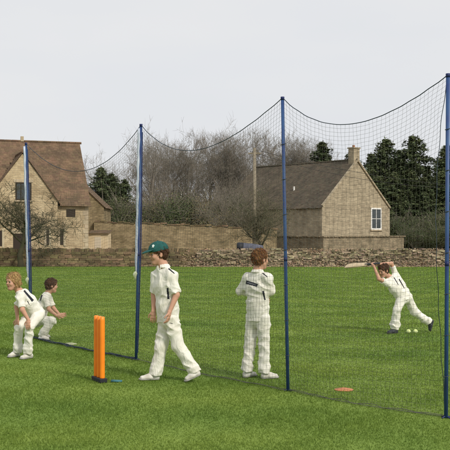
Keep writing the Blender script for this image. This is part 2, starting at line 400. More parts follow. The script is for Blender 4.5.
def make_person(D, base_py, J, opt, label, group=None):
    """J: joints measured as (px, py, depth offset); feet as (px, height, depth offset)."""
    sc = opt.get('S', 1.0); h = opt.get('h', .0045)
    px0 = opt['px0']; org = np.array([(px0-CX)*D/F0, D, 0])
    def P(k):
        px, py, dy = J[k]; return at(px, py, D+dy)-org
    def G(k):
        px, z, dy = J[k]; return np.array([(px-CX)*(D+dy)/F0, D+dy, z])-org
    j = {k: (G(k) if k[:2] in ('HL','HR','TL','TR') else P(k)) for k in J}
    root = empty('person', org); tag(root, label, 'person', group)
    allp = np.array(list(j.values())); lo = allp.min(0)-.19; hi = allp.max(0)+.19; lo[2] = max(lo[2], -.02)
    lat = unit(j['shL']-j['shR'])
    hipl = unit(j['hpL']-j['hpR'])
    pel = (j['hpL']+j['hpR'])/2; chest = (j['shL']+j['shR'])/2
    spine = unit(chest-pel); fwd = unit(np.cross(lat, spine))
    hf = unit(opt['face']); hu = unit(opt.get('hup', UP)); hl = unit(np.cross(hu, hf)); hu = np.cross(hf, hl)
    hc = j['head']
    H = lambda a, b, c: hc+sc*(hf*a+hl*b+hu*c)
    fr = (hf, hl, hu)
    E = lambda fl, p, r, k=.02, sub=False: fl.ell(H(*p), fr, [q*sc for q in r], k, sub)
    # ---- body
    B = Field(lo, hi, h)
    B.seg(pel, pel+spine*.12, .075*sc, .068*sc, .03, (hipl, 1.45))
    B.seg(pel+spine*.1, chest-spine*.10, .066*sc, .08*sc, .04, (lat, 1.5))
    B.seg(chest-spine*.10, chest-spine*.03, .082*sc, .06*sc, .04, (lat, 1.6))
    B.seg(j['shL'], j['shR'], .04*sc, .04*sc, .04)
    for s_, sg in (('L',1),('R',-1)):
        B.seg(j['sh'+s_], j['el'+s_], .043*sc, .032*sc, .03); B.seg(j['el'+s_], j['wr'+s_], .034*sc, .021*sc, .015)
        B.seg(j['hp'+s_], j['kn'+s_], .060*sc, .036*sc, .03); B.seg(j['kn'+s_], j['an'+s_], .036*sc, .028*sc, .02)
    B.seg(H(-.02,0,-.05), j['neck'], .043*sc, .048*sc, .02); B.seg(j['neck'], chest-spine*.02, .05*sc, .06*sc, .03)
    E(B, (-.012,0,.030), (.092,.072,.083), .02); E(B, (.022,0,-.035), (.062,.056,.078), .03)
    B.seg(H(.055,-.012,-.092), H(.055,.012,-.092), .018*sc, k=.02)
    B.seg(H(.02,.040,-.055), H(.055,.01,-.09), .016*sc, k=.025); B.seg(H(.02,-.040,-.055), H(.055,-.01,-.09), .016*sc, k=.025)
    B.seg(H(.076,-.028,.026), H(.076,.028,.026), .010*sc, k=.012)
    for sg in (-1,1):
        E(B, (.093,sg*.030,.004), (.014,.017,.012), .010, True)
        E(B, (.055,sg*.036,-.028), (.026,.022,.024), .015)
        E(B, (-.008,sg*.073,-.006), (.019,.010,.031), .006)
    B.seg(H(.080,0,.012), H(.095,0,-.019), .006*sc, .009*sc, .009)
    B.seg(H(.083,-.010,-.025), H(.083,.010,-.025), .0065*sc, k=.005)
    B.seg(H(.076,-.017,-.052), H(.076,.017,-.052), .0085*sc, k=.006); B.seg(H(.0875,-.018,-.0525), H(.0875,.018,-.0525), .0025*sc, k=.003, sub=True)
    # hands
    for s_, sg in (('L',1),('R',-1)):
        hd = opt['hand'+s_]; d = unit(hd[0]); n = np.asarray(hd[1], float); n = unit(n-d*(n@d)); curl = hd[2]
        w = j['wr'+s_]; a = np.cross(n, d)*hd[3]     # a points to the thumb side
        k = sc*1.0
        B.seg(w, w+d*.03*k, .020*k, .020*k, .01, (a, 1.25)); B.seg(w+d*.03*k, w+d*.062*k, .0125*k, .012*k, .012, (a, 2.4))
        for i, (off, ln) in enumerate(((.027,.058),(.0092,.066),(-.0092,.061),(-.027,.047))):
            p = w+(d*.066+a*off)*k; ang = 0; dd = d+a*off*3
            for q, f_ in enumerate((.42,.32,.26)):
                ang += curl*(.8 if q == 0 else 1.0)
                dv = unit(unit(dd)*math.cos(ang)+n*math.sin(ang)); p2 = p+dv*ln*f_*k*1.1
                B.seg(p, p2, (.0082-.0009*q)*k, (.0076-.0009*q)*k, .002 if q else .006); p = p2
        p = w+(d*.018+a*.026)*k; dv = unit(d*.75+a*.75+n*.25); p2 = p+dv*.034*k
        B.seg(p, p2, .011*k, .009*k, .008); dv = unit(d*.9+a*.25+n*(.2+curl*.5)); B.seg(p2, p2+dv*.03*k, .009*k, .0075*k, .003)
    V, Q = B.mesh(1)
    cen = V[Q].mean(1)-hc; fa, la, ua = cen@hf/sc, cen@hl/sc, cen@hu/sc
    lip = (fa > .074) & (np.abs(la) < .021) & (np.abs(ua+.052) < .0095)
    add_mesh('body', V, Q, [M['skin'], M['lips']], root, True, lip.astype(int))
    # eyes
    for sg in (-1,1):
        c = H(.0705, sg*.030, .002); vs = []; fs = []; mi = []
        n1, n2 = 8, 10; gaze = unit(hf+np.array(opt.get('gaze',(0,0,0)))); a = unit(np.cross(hu, gaze)); b = np.cross(gaze, a)
        for i_ in range(n1+1):
            th = math.pi*i_/n1
            for k_ in range(n2):
                ph = 2*math.pi*k_/n2; vs.append(c+.0118*sc*(gaze*math.cos(th)+math.sin(th)*(a*math.cos(ph)+b*math.sin(ph))))
        for i_ in range(n1):
            for k_ in range(n2): fs.append((i_*n2+k_, (i_+1)*n2+k_, (i_+1)*n2+(k_+1)%n2, i_*n2+(k_+1)%n2)); mi.append(1 if i_ < 3 else 0)
        add_mesh('eye', vs, fs, [M['eye_white'], M['iris']], root, True, mi)
    # ---- hair
    hr = opt['hair']; Hf = Field(hc-.19, hc+.19, .004)
    E(Hf, (-.014,0,.036), (.101,.083,.088), .02)
    if hr[1] == 'mop':
        E(Hf, (-.03,0,-.01), (.085,.086,.075), .02)
    else:
        E(Hf, (-.04,0,-.012), (.062,.070,.060), .02)
    r = np.random.RandomState(opt.get('seed',1)); pp = r.uniform(0,6.28,4)
    Hf.displace(lambda x,y,z: .0032*np.sin(120*x+60*z+2*np.sin(40*z)+pp[0])+.0028*np.sin(110*y-70*z+pp[1])+.002*np.sin(210*(x+y)+90*z+pp[2]))
    fringe = .050 if hr[1] != 'mop' else .040
    # clear the face: everything forward of a slanting plane and below the fringe
    E(Hf, (.105,0,-.045), (.085,.088,.098), .006, True)
    for sg in (-1,1): E(Hf, (.0,sg*.085,-.025), (.024,.022,.036) if hr[1] != 'mop' else (.012,.012,.022), .006, True)
    Hf.cut(H(-.03,0,-.075 if hr[1] != 'mop' else -.085), -hu-hf*.25)
    V, Q = Hf.mesh(1); V, Q = strands_on(V, Q, hc, hf, hu, sc, opt.get('seed',1), .030 if hr[1] != 'mop' else .045)
    add_mesh('hair', V, Q, M[hr[0]], root, True)
    # ---- cap
    if opt.get('cap'):
        cf = Field(hc-.24, hc+.24, .0035)
        E(cf, (-.008,0,.048), (.112,.092,.092), .01); cf.cut(H(0,0,.036), -hu-hf*.12)
        for i_ in range(6):
            t = i_*math.pi/3+.5
            cf.seg(H(-.008,0,.141), H(-.008+.112*math.cos(t),.093*math.sin(t),.048), .0025*sc, k=.004)
        V, Q = cf.mesh(1); co = add_mesh('cap', V, Q, M['cap'], root, True)
        bf = Field(hc-.26, hc+.26, .003)
        bf.ell(H(.10,0,.046), (unit(hf-hu*.28), hl, unit(hu+hf*.28)), [.085*sc,.075*sc,.010*sc], .004)
        E(bf, (-.008,0,.040), (.100,.086,.088), .004, True)
        V, Q = bf.mesh(1); add_mesh('brim', V, Q, M['cap'], co, True)
        b = MB(); b.tube([H(-.008,0,.139), H(-.008,0,.145)], .007, 10); b.build('button', M['cap'], co, True)
        # stitched white emblem on the front panel, a small crest shape
        th = opt['emblem_dir']; c0 = H(-.008+.112*.86*math.cos(th), .092*.86*math.sin(th), .048+.092*.46)
        n = unit(hf*math.cos(th)+hl*math.sin(th)+hu*.55); a = unit(np.cross(UP, n)); u_ = np.cross(n, a)
        out = [(-.5,.8),(0,1.05),(.55,.75),(.75,.1),(.35,-.4),(.6,-.9),(0,-.65),(-.55,-.95),(-.3,-.3),(-.75,.15)]
        vs = [c0+n*.006+a*x*.019+u_*y*.019 for x,y in out]+[c0-n*.006+a*x*.019+u_*y*.019 for x,y in out]; m_ = len(out)
        add_mesh('emblem', vs, [tuple(range(m_)), tuple(range(2*m_-1,m_-1,-1))]+[(i_,i_+m_,(i_+1)%m_+m_,(i_+1)%m_) for i_ in range(m_)], M['emblem'], co)
    # ---- shirt
    T = Field(lo, hi, h+.0005)
    top = j['neck']
    for s_ in 'LR':
        sl = opt.get('sleeve'+s_, .8); a, b = j['sh'+s_], j['el'+s_]; e = a+(b-a)*min(sl,1)
        T.seg(a, e, .046*sc, .050*sc, .03)
        if sl > 1:
            w = b+(j['wr'+s_]-b)*(sl-1); T.seg(b, w, .041*sc, .034*sc, .02); T.cut(w, w-b, w-.06, w+.06)
        else: T.cut(e, b-a, e-.085, e+.085)
    wf = opt.get('girth', 1.0)
    T.seg(pel-spine*.035, pel+spine*.07, .108*sc*wf, .098*sc*wf, .02, (unit(hipl+lat), 1.34))
    T.cut(pel-spine*.030, -spine, pel-.24, pel+.24)
    T.seg(pel+spine*.07, pel+spine*.16, .100*sc*wf, .092*sc*wf, .03, (lat, 1.32))
    T.seg(pel+spine*.14, chest-spine*.10, .094*sc*wf, .100*sc*wf, .05, (lat, 1.42))
    T.seg(chest-spine*.12, chest-spine*.05, .100*sc*wf, .072*sc*wf, .05, (lat, 1.6))
    T.seg(j['shL']-spine*.008, j['shR']-spine*.008, .045*sc, .045*sc, .05)
    T.seg(chest+spine*.0, top-spine*.012, .060*sc, .044*sc, .05, (lat, 1.15))
    for s_ in 'LR': T.seg(top-spine*.03, j['sh'+s_]*.9+j['el'+s_]*.1, .030*sc, .044*sc, .05)
    T.displace(folds(opt.get('seed',1)+10, .0105, 13, 52))
    # collar
    cn = unit(j['neck']-chest+fwd*.02)
    ang = np.linspace(.35, 2*math.pi-.35, 15)
    ring = [top+cn*.006*sc+(fwd*math.cos(t)*.049+lat*math.sin(t)*.052)*sc for t in ang]
    out_ = lambda p, f: top+(p-top)*f-cn*(f-1)*.075
    for a, b in zip(ring[:-1], ring[1:]):
        for f in (1.12,1.25,1.38): T.seg(out_(a,f), out_(b,f), .0065*sc, k=.003)
        T.seg(a, b, .007*sc, k=.006); T.seg(a-cn*.014+(a-top)*.12, b-cn*.014+(b-top)*.12, .010*sc, k=.008)
    for t in (ring[0], ring[-1]): T.seg(t-cn*.006, t-cn*.045*sc+fwd*.026*sc, .010*sc, .005*sc, k=.006)
    V, Q = T.mesh(1); cen = V[Q].mean(1); mi = np.zeros(len(Q), int)
    for fn in opt.get('marks', []):
        m_, msk = fn(cen, j, dict(pel=pel, chest=chest, spine=spine, fwd=fwd, lat=lat, sc=sc, org=org, V=V, Q=Q)); mi[msk] = m_
    shirt = add_mesh('shirt', V, Q, [M['white'], M['stripe'], M['stripe_gray'], M['shade_seam']], root, True, mi)
    # buttons
    # ---- trousers
    T = Field(lo, hi, h+.001); fl = opt.get('flare', 1.0)
    T.seg(pel-spine*.02, pel+spine*.08, .092*sc, .080*sc, .03, (hipl, 1.32))
    for s_ in 'LR':
        a, b, c = j['hp'+s_], j['kn'+s_], j['an'+s_]
        T.seg(a, b, .084*sc, .062*sc*fl, .035); T.seg(b, c+(c-b)*.10, .060*sc*fl, .062*sc*fl, .025)
        e = c+unit(c-b)*.028; T.cut(e, (c-b)*np.array([1,1,1.4]), e-.12, e+np.array([.12,.12,.05]))
        # cloth breaking over the shoe
        cx = unit(np.cross(c-b, hipl))
        for q, rr in ((.20,.004),(.07,.005)):
            pc = c-(c-b)*q; T.seg(pc-cx*.05*fl, pc+cx*.052*fl+UP*.012, rr*2, k=.03, flat=(hipl, 2.5))
    T.displace(folds(opt.get('seed',1)+20, .0135, 11, 48))
    V, Q = T.mesh(1); cen = V[Q].mean(1); mi = np.zeros(len(Q), int)
    for fn in opt.get('tmarks', []):
        m_, msk = fn(cen, j, dict(pel=pel, chest=chest, spine=spine, fwd=fwd, lat=lat, sc=sc, org=org, V=V, Q=Q)); mi[msk] = m_
    tr = add_mesh('trousers', V, Q, [M['white'], M['stripe']], root, True, mi)
    # ---- shoes
    for s_ in 'LR':
        hl_, tl = j['H'+s_+'_'], j['T'+s_+'_']; d = unit(tl-hl_); L = np.linalg.norm(tl-hl_); ft = opt.get('shoe', 'shoe')
        kn = j['an'+s_]-hl_; side = unit(np.cross(UP if abs(d[2]) < .9 else kn, d)); u_ = np.cross(d, side)
        if u_@kn < 0: u_ = -u_
        S = Field(np.minimum(hl_,tl)-.1, np.maximum(np.maximum(hl_,tl),j['an'+s_])+.1, .004)
        S.seg(hl_+d*.032+u_*.030, hl_+d*L*.5+u_*.032, .031*sc, .034*sc, .02, (side, 1.05)); S.seg(hl_+d*L*.45+u_*.030, tl-d*.038+u_*.024, .032*sc, .024*sc, .02, (side, 1.5))
        S.seg(hl_+d*.04+u_*.035, j['an'+s_], .035*sc, .034*sc, .02); S.seg(hl_+d*.07+u_*.05, hl_+d*L*.62+u_*.035, .028*sc, .018*sc, .02)
        S.cut(hl_+u_*.013, -u_)
        e = j['an'+s_]; S.cut(e+u_*.01, u_)
        for q in range(4):
            p = hl_+d*(L*(.42+.075*q))+u_*(.072-.011*q); S.seg(p-side*.016, p+side*.016, .004, k=.002)
        V, Q = S.mesh(1); so = add_mesh('shoe', V, Q, M[ft], root, True)
        S = Field(np.minimum(hl_,tl)-.1, np.maximum(hl_,tl)+.1, .0035)
        S.seg(hl_+d*.035+u_*.012, hl_+d*L*.5+u_*.012, .035*sc, .034*sc, .02); S.seg(hl_+d*L*.5+u_*.012, tl-d*.043+u_*.012, .034*sc, .043*sc, .02)
        S.cut(hl_+u_*.020, u_); S.cut(hl_+u_*.001, -u_)
        V, Q = S.mesh(0); add_mesh('sole', V, Q, M[opt.get('sole','sole')], so, True)
    return root, j, org
M['shade_seam'] = M['stripe']

# ---------------------------------------------------------------- ground
def sheet(name, x0, x1, y0, y1, z, m, kind='structure'):
    o = add_mesh(name, [(x0,y0,z),(x1,y0,z),(x1,y1,z),(x0,y1,z)], [(0,1,2,3)], m); o['kind'] = kind; return o
sheet('ground', -900, 900, -200, 1500, -.006, M['soil'])
sheet('playing_field', -60, 60, -30, 41.6, 0, M['grass_ground'])
def grass():
    rs = np.random.RandomState(3); N = 520000
    # blade density falls with distance, blade width grows a little
    u = rs.rand(N); D = 5.2*(42/5.2)**u                      # ~1/D in depth; width of the strip ~D  => density ~1/D^2
    x = (rs.rand(N)*2-1)*(D*.28+1.2)
    keep = D < 41.4; D, x = D[keep], x[keep]; N = len(D)
    n1 = np.sin(x*3.1+np.sin(D*2.3)*1.4)+np.sin(D*4.2+x*1.7)+np.sin(x*7.3-D*5.1)*.6
    hgt = (.012+.010*rs.rand(N))*(1+.18*n1)*(1+D*.004); wd = np.maximum(.0022, .00042*D)*(0.7+.6*rs.rand(N))
    a = rs.rand(N)*6.283; lean = rs.rand(N)*.9*hgt; la = rs.rand(N)*6.283
    cx, sy = np.cos(a)*wd, np.sin(a)*wd
    V = np.empty((N,3,3), np.float32)
    V[:,0] = np.stack([x-cx, D-sy, np.zeros(N)],1); V[:,1] = np.stack([x+cx, D+sy, np.zeros(N)],1)
    V[:,2] = np.stack([x+np.cos(la)*lean, D+np.sin(la)*lean, hgt],1)
    o = add_mesh('grass', V.reshape(-1,3), np.arange(N*3).reshape(N,3), M['grass_blade'])
    tag(o, 'short mown green grass covering the playing field', 'grass', kind='stuff')
grass()

# ---------------------------------------------------------------- boundary walls
def dry_wall():
    root = empty('dry_stone_wall', (-13.5, 42, 0)); tag(root, 'long brown dry stone wall with upright coping stones below the stone farmhouse', 'wall')
    b = MB(); x0, x1 = -12.5, 12.0
    b.box(x0, x1, -.12, .12, 0, .62); 
    z = 0
    while z < .66:
        hh = random.uniform(.07,.12); x = x0
        while x < x1:
            w = random.uniform(.14,.38); b.stone((x+w/2, random.uniform(-.15,-.11), z+hh/2), (w*.96, .18, hh*.95), 0, .12, random.uniform(-.05,.05)); x += w
        z += hh
    b.build('stonework', M['drystone'], root)
    b = MB(); x = x0
    while x < x1:
        w = random.uniform(.07,.15); hh = random.uniform(.13,.21)
        b.stone((x+w/2, random.uniform(-.03,.03), .69+hh/2-.03), (w*.95, .30, hh), 0, .15, random.uniform(-.25,.25)); x += w
    b.build('coping', M['drystone'], root)
dry_wall()
def rubble_wall():
    root = empty('rubble_wall', (-1.2, 42.05, 0)); tag(root, 'low tumbled rubble wall covered in brown leaves along the right of the field', 'wall')
    b = MB(); x0, x1 = -.1, 20; z = 0; b.box(x0, x1, -.15, .2, 0, .55)
    while z < .78:
        hh = random.uniform(.04,.075); x = x0
        while x < x1:
            w = random.uniform(.07,.24); tz = .76+.05*math.sin(x*.9)+.03*math.sin(x*3.3)
            if z+hh < tz or random.random() < .25:
                b.stone((x+w/2, -.22-.10*(1-z)+random.uniform(-.05,.05), z+hh/2), (w*1.02, .22, hh*1.1), random.uniform(-.15,.15), .24, random.uniform(-.14,.14))
                b.stone((x+w/2, random.uniform(-.1,.2), z+hh/2), (w*1.02, .25, hh*1.1), random.uniform(-.3,.3), .24, random.uniform(-.14,.14))
            x += w
        z += hh
    for i in range(420):
        s = random.uniform(.05,.13); b.stone((random.uniform(x0,x1), random.uniform(-.75,-.35), s*.22), (s, s*.8, s*.5), random.uniform(0,3), .3, random.uniform(-.2,.2))
    b.build('stonework', M['rubble'], root)
rubble_wall()
def leaves():
    rs = np.random.RandomState(5); N = 15000
    x = rs.uniform(-2.0, 19, N); t = rs.rand(N); y = 41.15+t*1.25; z = .012+np.clip((y-41.45)*2.1, 0, .80)*rs.uniform(.55,1.02,N)
    s = rs.uniform(.02,.055,N); n = rs.randn(N,3); n[:,2] = np.abs(n[:,2])+.6; n[:,1] -= .5; n /= np.linalg.norm(n,axis=1)[:,None]
    a = np.cross(n, [0.3,1,0.1]); a /= np.linalg.norm(a,axis=1)[:,None]; b = np.cross(n, a); c = np.stack([x,y,z],1)
    V = np.stack([c-a*s[:,None], c-b*s[:,None]*.6, c+a*s[:,None], c+b*s[:,None]*.6], 1)
    o = add_mesh('leaf_litter', V.reshape(-1,3), np.arange(N*4).reshape(N,4), M['leaf'])
    tag(o, 'orange brown fallen leaves heaped along the rubble wall', 'leaves', kind='stuff')
leaves()
def garden_wall():
    root = empty('garden_wall', (-9.6, 66, 0)); tag(root, 'tall weathered tan stone garden wall running between the farmhouse and the cottage', 'wall')
    b = MB(); n = 44; L = 13.4
    top = [2.32-.012*i+.05*math.sin(i*1.3)+random.uniform(-.03,.03) for i in range(n+1)]
    V = []; F = []
    for i in range(n+1):
        x = L*i/n; V += [(x,0,0),(x,0,top[i]),(x,.5,top[i]),(x,.5,0)]
    for i in range(n):
        a = i*4
        F += [(a,a+4,a+5,a+1),(a+1,a+5,a+6,a+2),(a+2,a+6,a+7,a+3)]
    F += [(0,1,2,3),(n*4+3,n*4+2,n*4+1,n*4)]
    b.add(V, F); b.build('wall', M['stone3'], root)
    b = MB()
    x = 0
    while x < L:
        w = random.uniform(.25,.5); i = min(int(x/L*n), n); b.stone((x+w/2, .25, top[i]+.05), (w*.95,.6,.11), 0, .1, random.uniform(-.03,.03)); x += w
    b.build('coping', M['drystone'], root)
garden_wall()

# ---------------------------------------------------------------- houses
def tiles(A, Bp, Cp, Dp, tw=.22, th=.17, clip=None, thick=.014, seed=0):
    """stone tiles over the quad A(eave start) B(eave end) C(ridge end) D(ridge start)"""
    A, Bp, Cp, Dp = [np.array(p, float) for p in (A,Bp,Cp,Dp)]
    mb = MB(); n = np.cross(Bp-A, Dp-A); n /= np.linalg.norm(n)
    if n[2] < 0: n = -n
    H = np.linalg.norm(Dp-A); rows = int(H/th); rr = random.Random(seed)
    for r in range(rows):
        t0, t1 = r/rows-.012, min((r+1.15)/rows, 1); a, b = A+(Dp-A)*t0, Bp+(Cp-Bp)*t0; c, d = Bp+(Cp-Bp)*t1, A+(Dp-A)*t1
        L = np.linalg.norm(b-a); x = -rr.uniform(0, tw)
        while x < L:
            w = tw*rr.uniform(.75,1.25); u0, u1 = (max(x,0)+.004)/L, (min(x+w,L)-.004)/L; x += w
            if u1 <= u0: continue
            lift = thick+rr.uniform(0,.012); p0 = a+(b-a)*u0; p1 = a+(b-a)*u1; p2 = d+(c-d)*u1; p3 = d+(c-d)*u0
            if clip and clip((p0+p2)/2): continue
            dn = (A-Dp)/H*rr.uniform(0,.035)
            v = [p0+dn+n*lift, p1+dn+n*lift, p2+n*.012, p3+n*.012, p0+dn, p1+dn, p2-n*.01, p3-n*.01]
            mb.add(v, [(0,1,2,3),(4,7,6,5),(0,4,5,1),(1,5,6,2),(3,2,6,7),(0,3,7,4)])
    return mb
def window(parent, x, z, w, h, y=0, cols=2, rows=2, t=.07, frame='winframe', sill=True, lintel=True):
    """window in a wall whose plane is local y = const (outer side -y)"""
    fr = MB()
    fr.box(x-w/2, x-w/2+t, y-.05, y+.03, z, z+h); fr.box(x+w/2-t, x+w/2, y-.05, y+.03, z, z+h)
    fr.box(x-w/2+t, x+w/2-t, y-.05, y+.03, z, z+t); fr.box(x-w/2+t, x+w/2-t, y-.05, y+.03, z+h-t, z+h)
    f = fr.build('window', M[frame], parent)
    b = MB()
    for i in range(1, cols): xx = x-w/2+w*i/cols; b.box(xx-.025, xx+.025, y-.04, y+.02, z+t, z+h-t)
    for i in range(1, rows): zz = z+h*i/rows; b.box(x-w/2+t, x+w/2-t, y-.035, y+.015, zz-.022, zz+.022)
    if cols > 1 or rows > 1: b.build('glazing_bar', M[frame], f)
    b = MB(); b.box(x-w/2+t, x+w/2-t, y-.012, y-.006, z+t, z+h-t); b.build('pane', M['glass'], f)
    if sill: b = MB(); b.box(x-w/2-.08, x+w/2+.08, y-.11, y+.02, z-.10, z-.003); b.build('sill', M['quoin'], f)
    if lintel: b = MB(); b.box(x-w/2-.12, x+w/2+.12, y-.035, y+.02, z+h+.003, z+h+.2); b.build('lintel', M['quoin'], f)
def slit(parent, x, z, w, h, y):
    b = MB(); b.box(x-w/2, x+w/2, y-.02, y+.05, z, z+h); o = b.build('slit_window', M['dark'], parent)
    b = MB(); b.box(x-w/2-.14, x-w/2-.003, y-.03, y+.02, z-.1, z+h+.12); b.box(x+w/2+.003, x+w/2+.14, y-.03, y+.02, z-.1, z+h+.12); b.build('surround', M['quoin'], o)

def farmhouse():
    root = empty('farmhouse', (-9.13, 60, 0), math.radians(20)); tag(root, 'honey stone farmhouse with steep brown stone tile roof and gabled wing', 'house')
    L, W, ez, rz = 16.0, 7.4, 3.65, 7.85
    b = MB()
    V = [(-L,0,0),(0,0,0),(0,W,0),(-L,W,0),(-L,0,ez),(0,0,ez),(0,W,ez),(-L,W,ez),(-L,W/2,rz-.12),(0,W/2,rz-.12)]
    b.add(V, [(0,1,5,4),(2,3,7,6),(1,2,6,9,5),(3,0,4,8,7)])
    b.build('wall', M['stone1'], root)
    # quoins
    b = MB()
    for i in range(12): b.box(-.34 if i%2 else -.22, .02, -.02, .22, .02+i*.3, .30+i*.3)
    b.build('quoin', M['quoin'], root)
    ey = -.25; k = (rz-ez)/(W/2)
    wx, wh, wr, wy = -4.35, 2.25, 6.75, -.5      # cross wing
    kw = (wr-ez)/wh
    def inwing(p):
        return abs(p[0]-wx) < wh+.15 and p[2] < wr-kw*abs(p[0]-wx)
    mb = tiles((-L-.1,ey,ez+ey*k),(.15,ey,ez+ey*k),(.15,W/2,rz),(-L-.1,W/2,rz), clip=inwing, seed=2)
    V2 = tiles((.15,W-ey,ez+ey*k),(-L-.1,W-ey,ez+ey*k),(-L-.1,W/2,rz),(.15,W/2,rz), seed=3); mb.add(V2.V, V2.F)
    x = -L
    while x < .1:
        mb.tube([(x,W/2,rz+.02),(x+.42,W/2,rz+.02)], .09, 6); x += .44
    rf = mb.build('roof', M['roof1'], root)
    b = MB(); b.add([(-L-.05,ey,ez+ey*k-.05),(.1,ey,ez+ey*k-.05),(.1,W/2,rz-.05),(-L-.05,W/2,rz-.05),(.1,W-ey,ez+ey*k-.05),(-L-.05,W-ey,ez+ey*k-.05)], [(0,1,2,3),(3,2,4,5)]); b.build('roof_boarding', M['dark'], rf)
    b = MB(); b.box(-3.95,-3.75,W/2-.1,W/2+.1,rz,rz+.35); b.build('finial', M['quoin'], rf)
    # wing
    b = MB(); yb = (wr-ez)/k
    V = [(wx-wh,wy,0),(wx+wh,wy,0),(wx+wh,wy,ez),(wx,wy,wr-.08),(wx-wh,wy,ez),(wx-wh,.2,0),(wx+wh,.2,0),(wx+wh,.2,ez),(wx-wh,.2,ez)]
    b.add(V, [(0,1,2,3,4),(1,6,7,2),(5,0,4,8)]); b.build('wing_wall', M['stone1'], root)
    m1 = tiles((wx+wh+.15,wy-.12,ez-.15*kw),(wx+wh+.15,yb+.15,ez-.15*kw),(wx,yb+.15,wr),(wx,wy-.12,wr), clip=lambda p: p[1] > (p[2]-ez)/k+.12, seed=5)
    m2 = tiles((wx-wh-.15,yb+.15,ez-.15*kw),(wx-wh-.15,wy-.12,ez-.15*kw),(wx,wy-.12,wr),(wx,yb+.15,wr), clip=lambda p: p[1] > (p[2]-ez)/k+.12, seed=6); m1.add(m2.V, m2.F)
    m1.tube([(wx,wy-.1,wr+.03),(wx,yb,wr+.03)], .09, 6)
    m1.build('wing_roof', M['roof1'], root)
    window(root, wx+.05, 3.65, 1.0, 1.15, wy, 3, 1, frame='dark')
    b = MB(); b.box(wx-.6, wx+.35, wy-.03, wy+.02, 0, 1.5); dd = b.build('door', M['dark'], root)
    b = MB(); b.box(wx-.75, wx+.5, wy-.06, wy+.02, 1.503, 1.72); b.build('lintel', M['quoin'], dd)
    slit(root, -2.75, .75, .17, 1.05, wy); slit(root, -1.75, .75, .22, 1.05, 0)
    b = MB(); b.box(-1.45,-.85,-.02,.05,2.6,3.1); o = b.build('window', M['dark'], root)
    slit(root, wx-1.4, .7, .2, 1.0, wy)
    window(root, -9.5, 1.1, 1.2, 1.1, 0, 3, 1, frame='dark'); window(root, -12.5, 1.1, 1.2, 1.1, 0, 3, 1, frame='dark')
farmhouse()
def rear_range():
    root = empty('farm_outbuilding', (-9.9, 66.5, 0)); tag(root, 'narrow stone outbuilding with sloping roof just behind the right end of the farmhouse', 'outbuilding')
    b = MB(); x0, x1, zl, zr = -1.6, .95, 5.9, 3.5
    b.add([(x0,0,0),(x1,0,0),(x1,0,zr),(x0,0,zl),(x0,4,0),(x1,4,0),(x1,4,zr),(x0,4,zl)], [(0,1,2,3),(1,5,6,2),(5,4,7,6),(4,0,3,7)]); b.build('wall', M['stone3'], root)
    m = tiles((x1+.12,-.1,zr-.1),(x1+.12,4.1,zr-.1),(x0,4.1,zl+.03),(x0,-.1,zl+.03), seed=8); m.build('roof', M['roof1'], root)
rear_range()
def shed():
    root = empty('shed', (-8.65, 61.8, 0)); tag(root, 'small pale cream rendered shed beside the farmhouse corner', 'shed')
    b = MB(); b.box(-.72,.62,0,1.6,0,1.5); b.build('wall', M['plaster'], root)
    m = tiles((-.8,-.12,1.5),(.72,-.12,1.5),(.72,1.7,1.72),(-.8,1.7,1.72), .3, .25, seed=4); m.build('roof', M['roof1'], root)
    b = MB(); b.box(-.3,.15,-.015,.02,.02,1.25); b.build('door', mat('pale_door', (.58,.50,.38), .8), root)
shed()
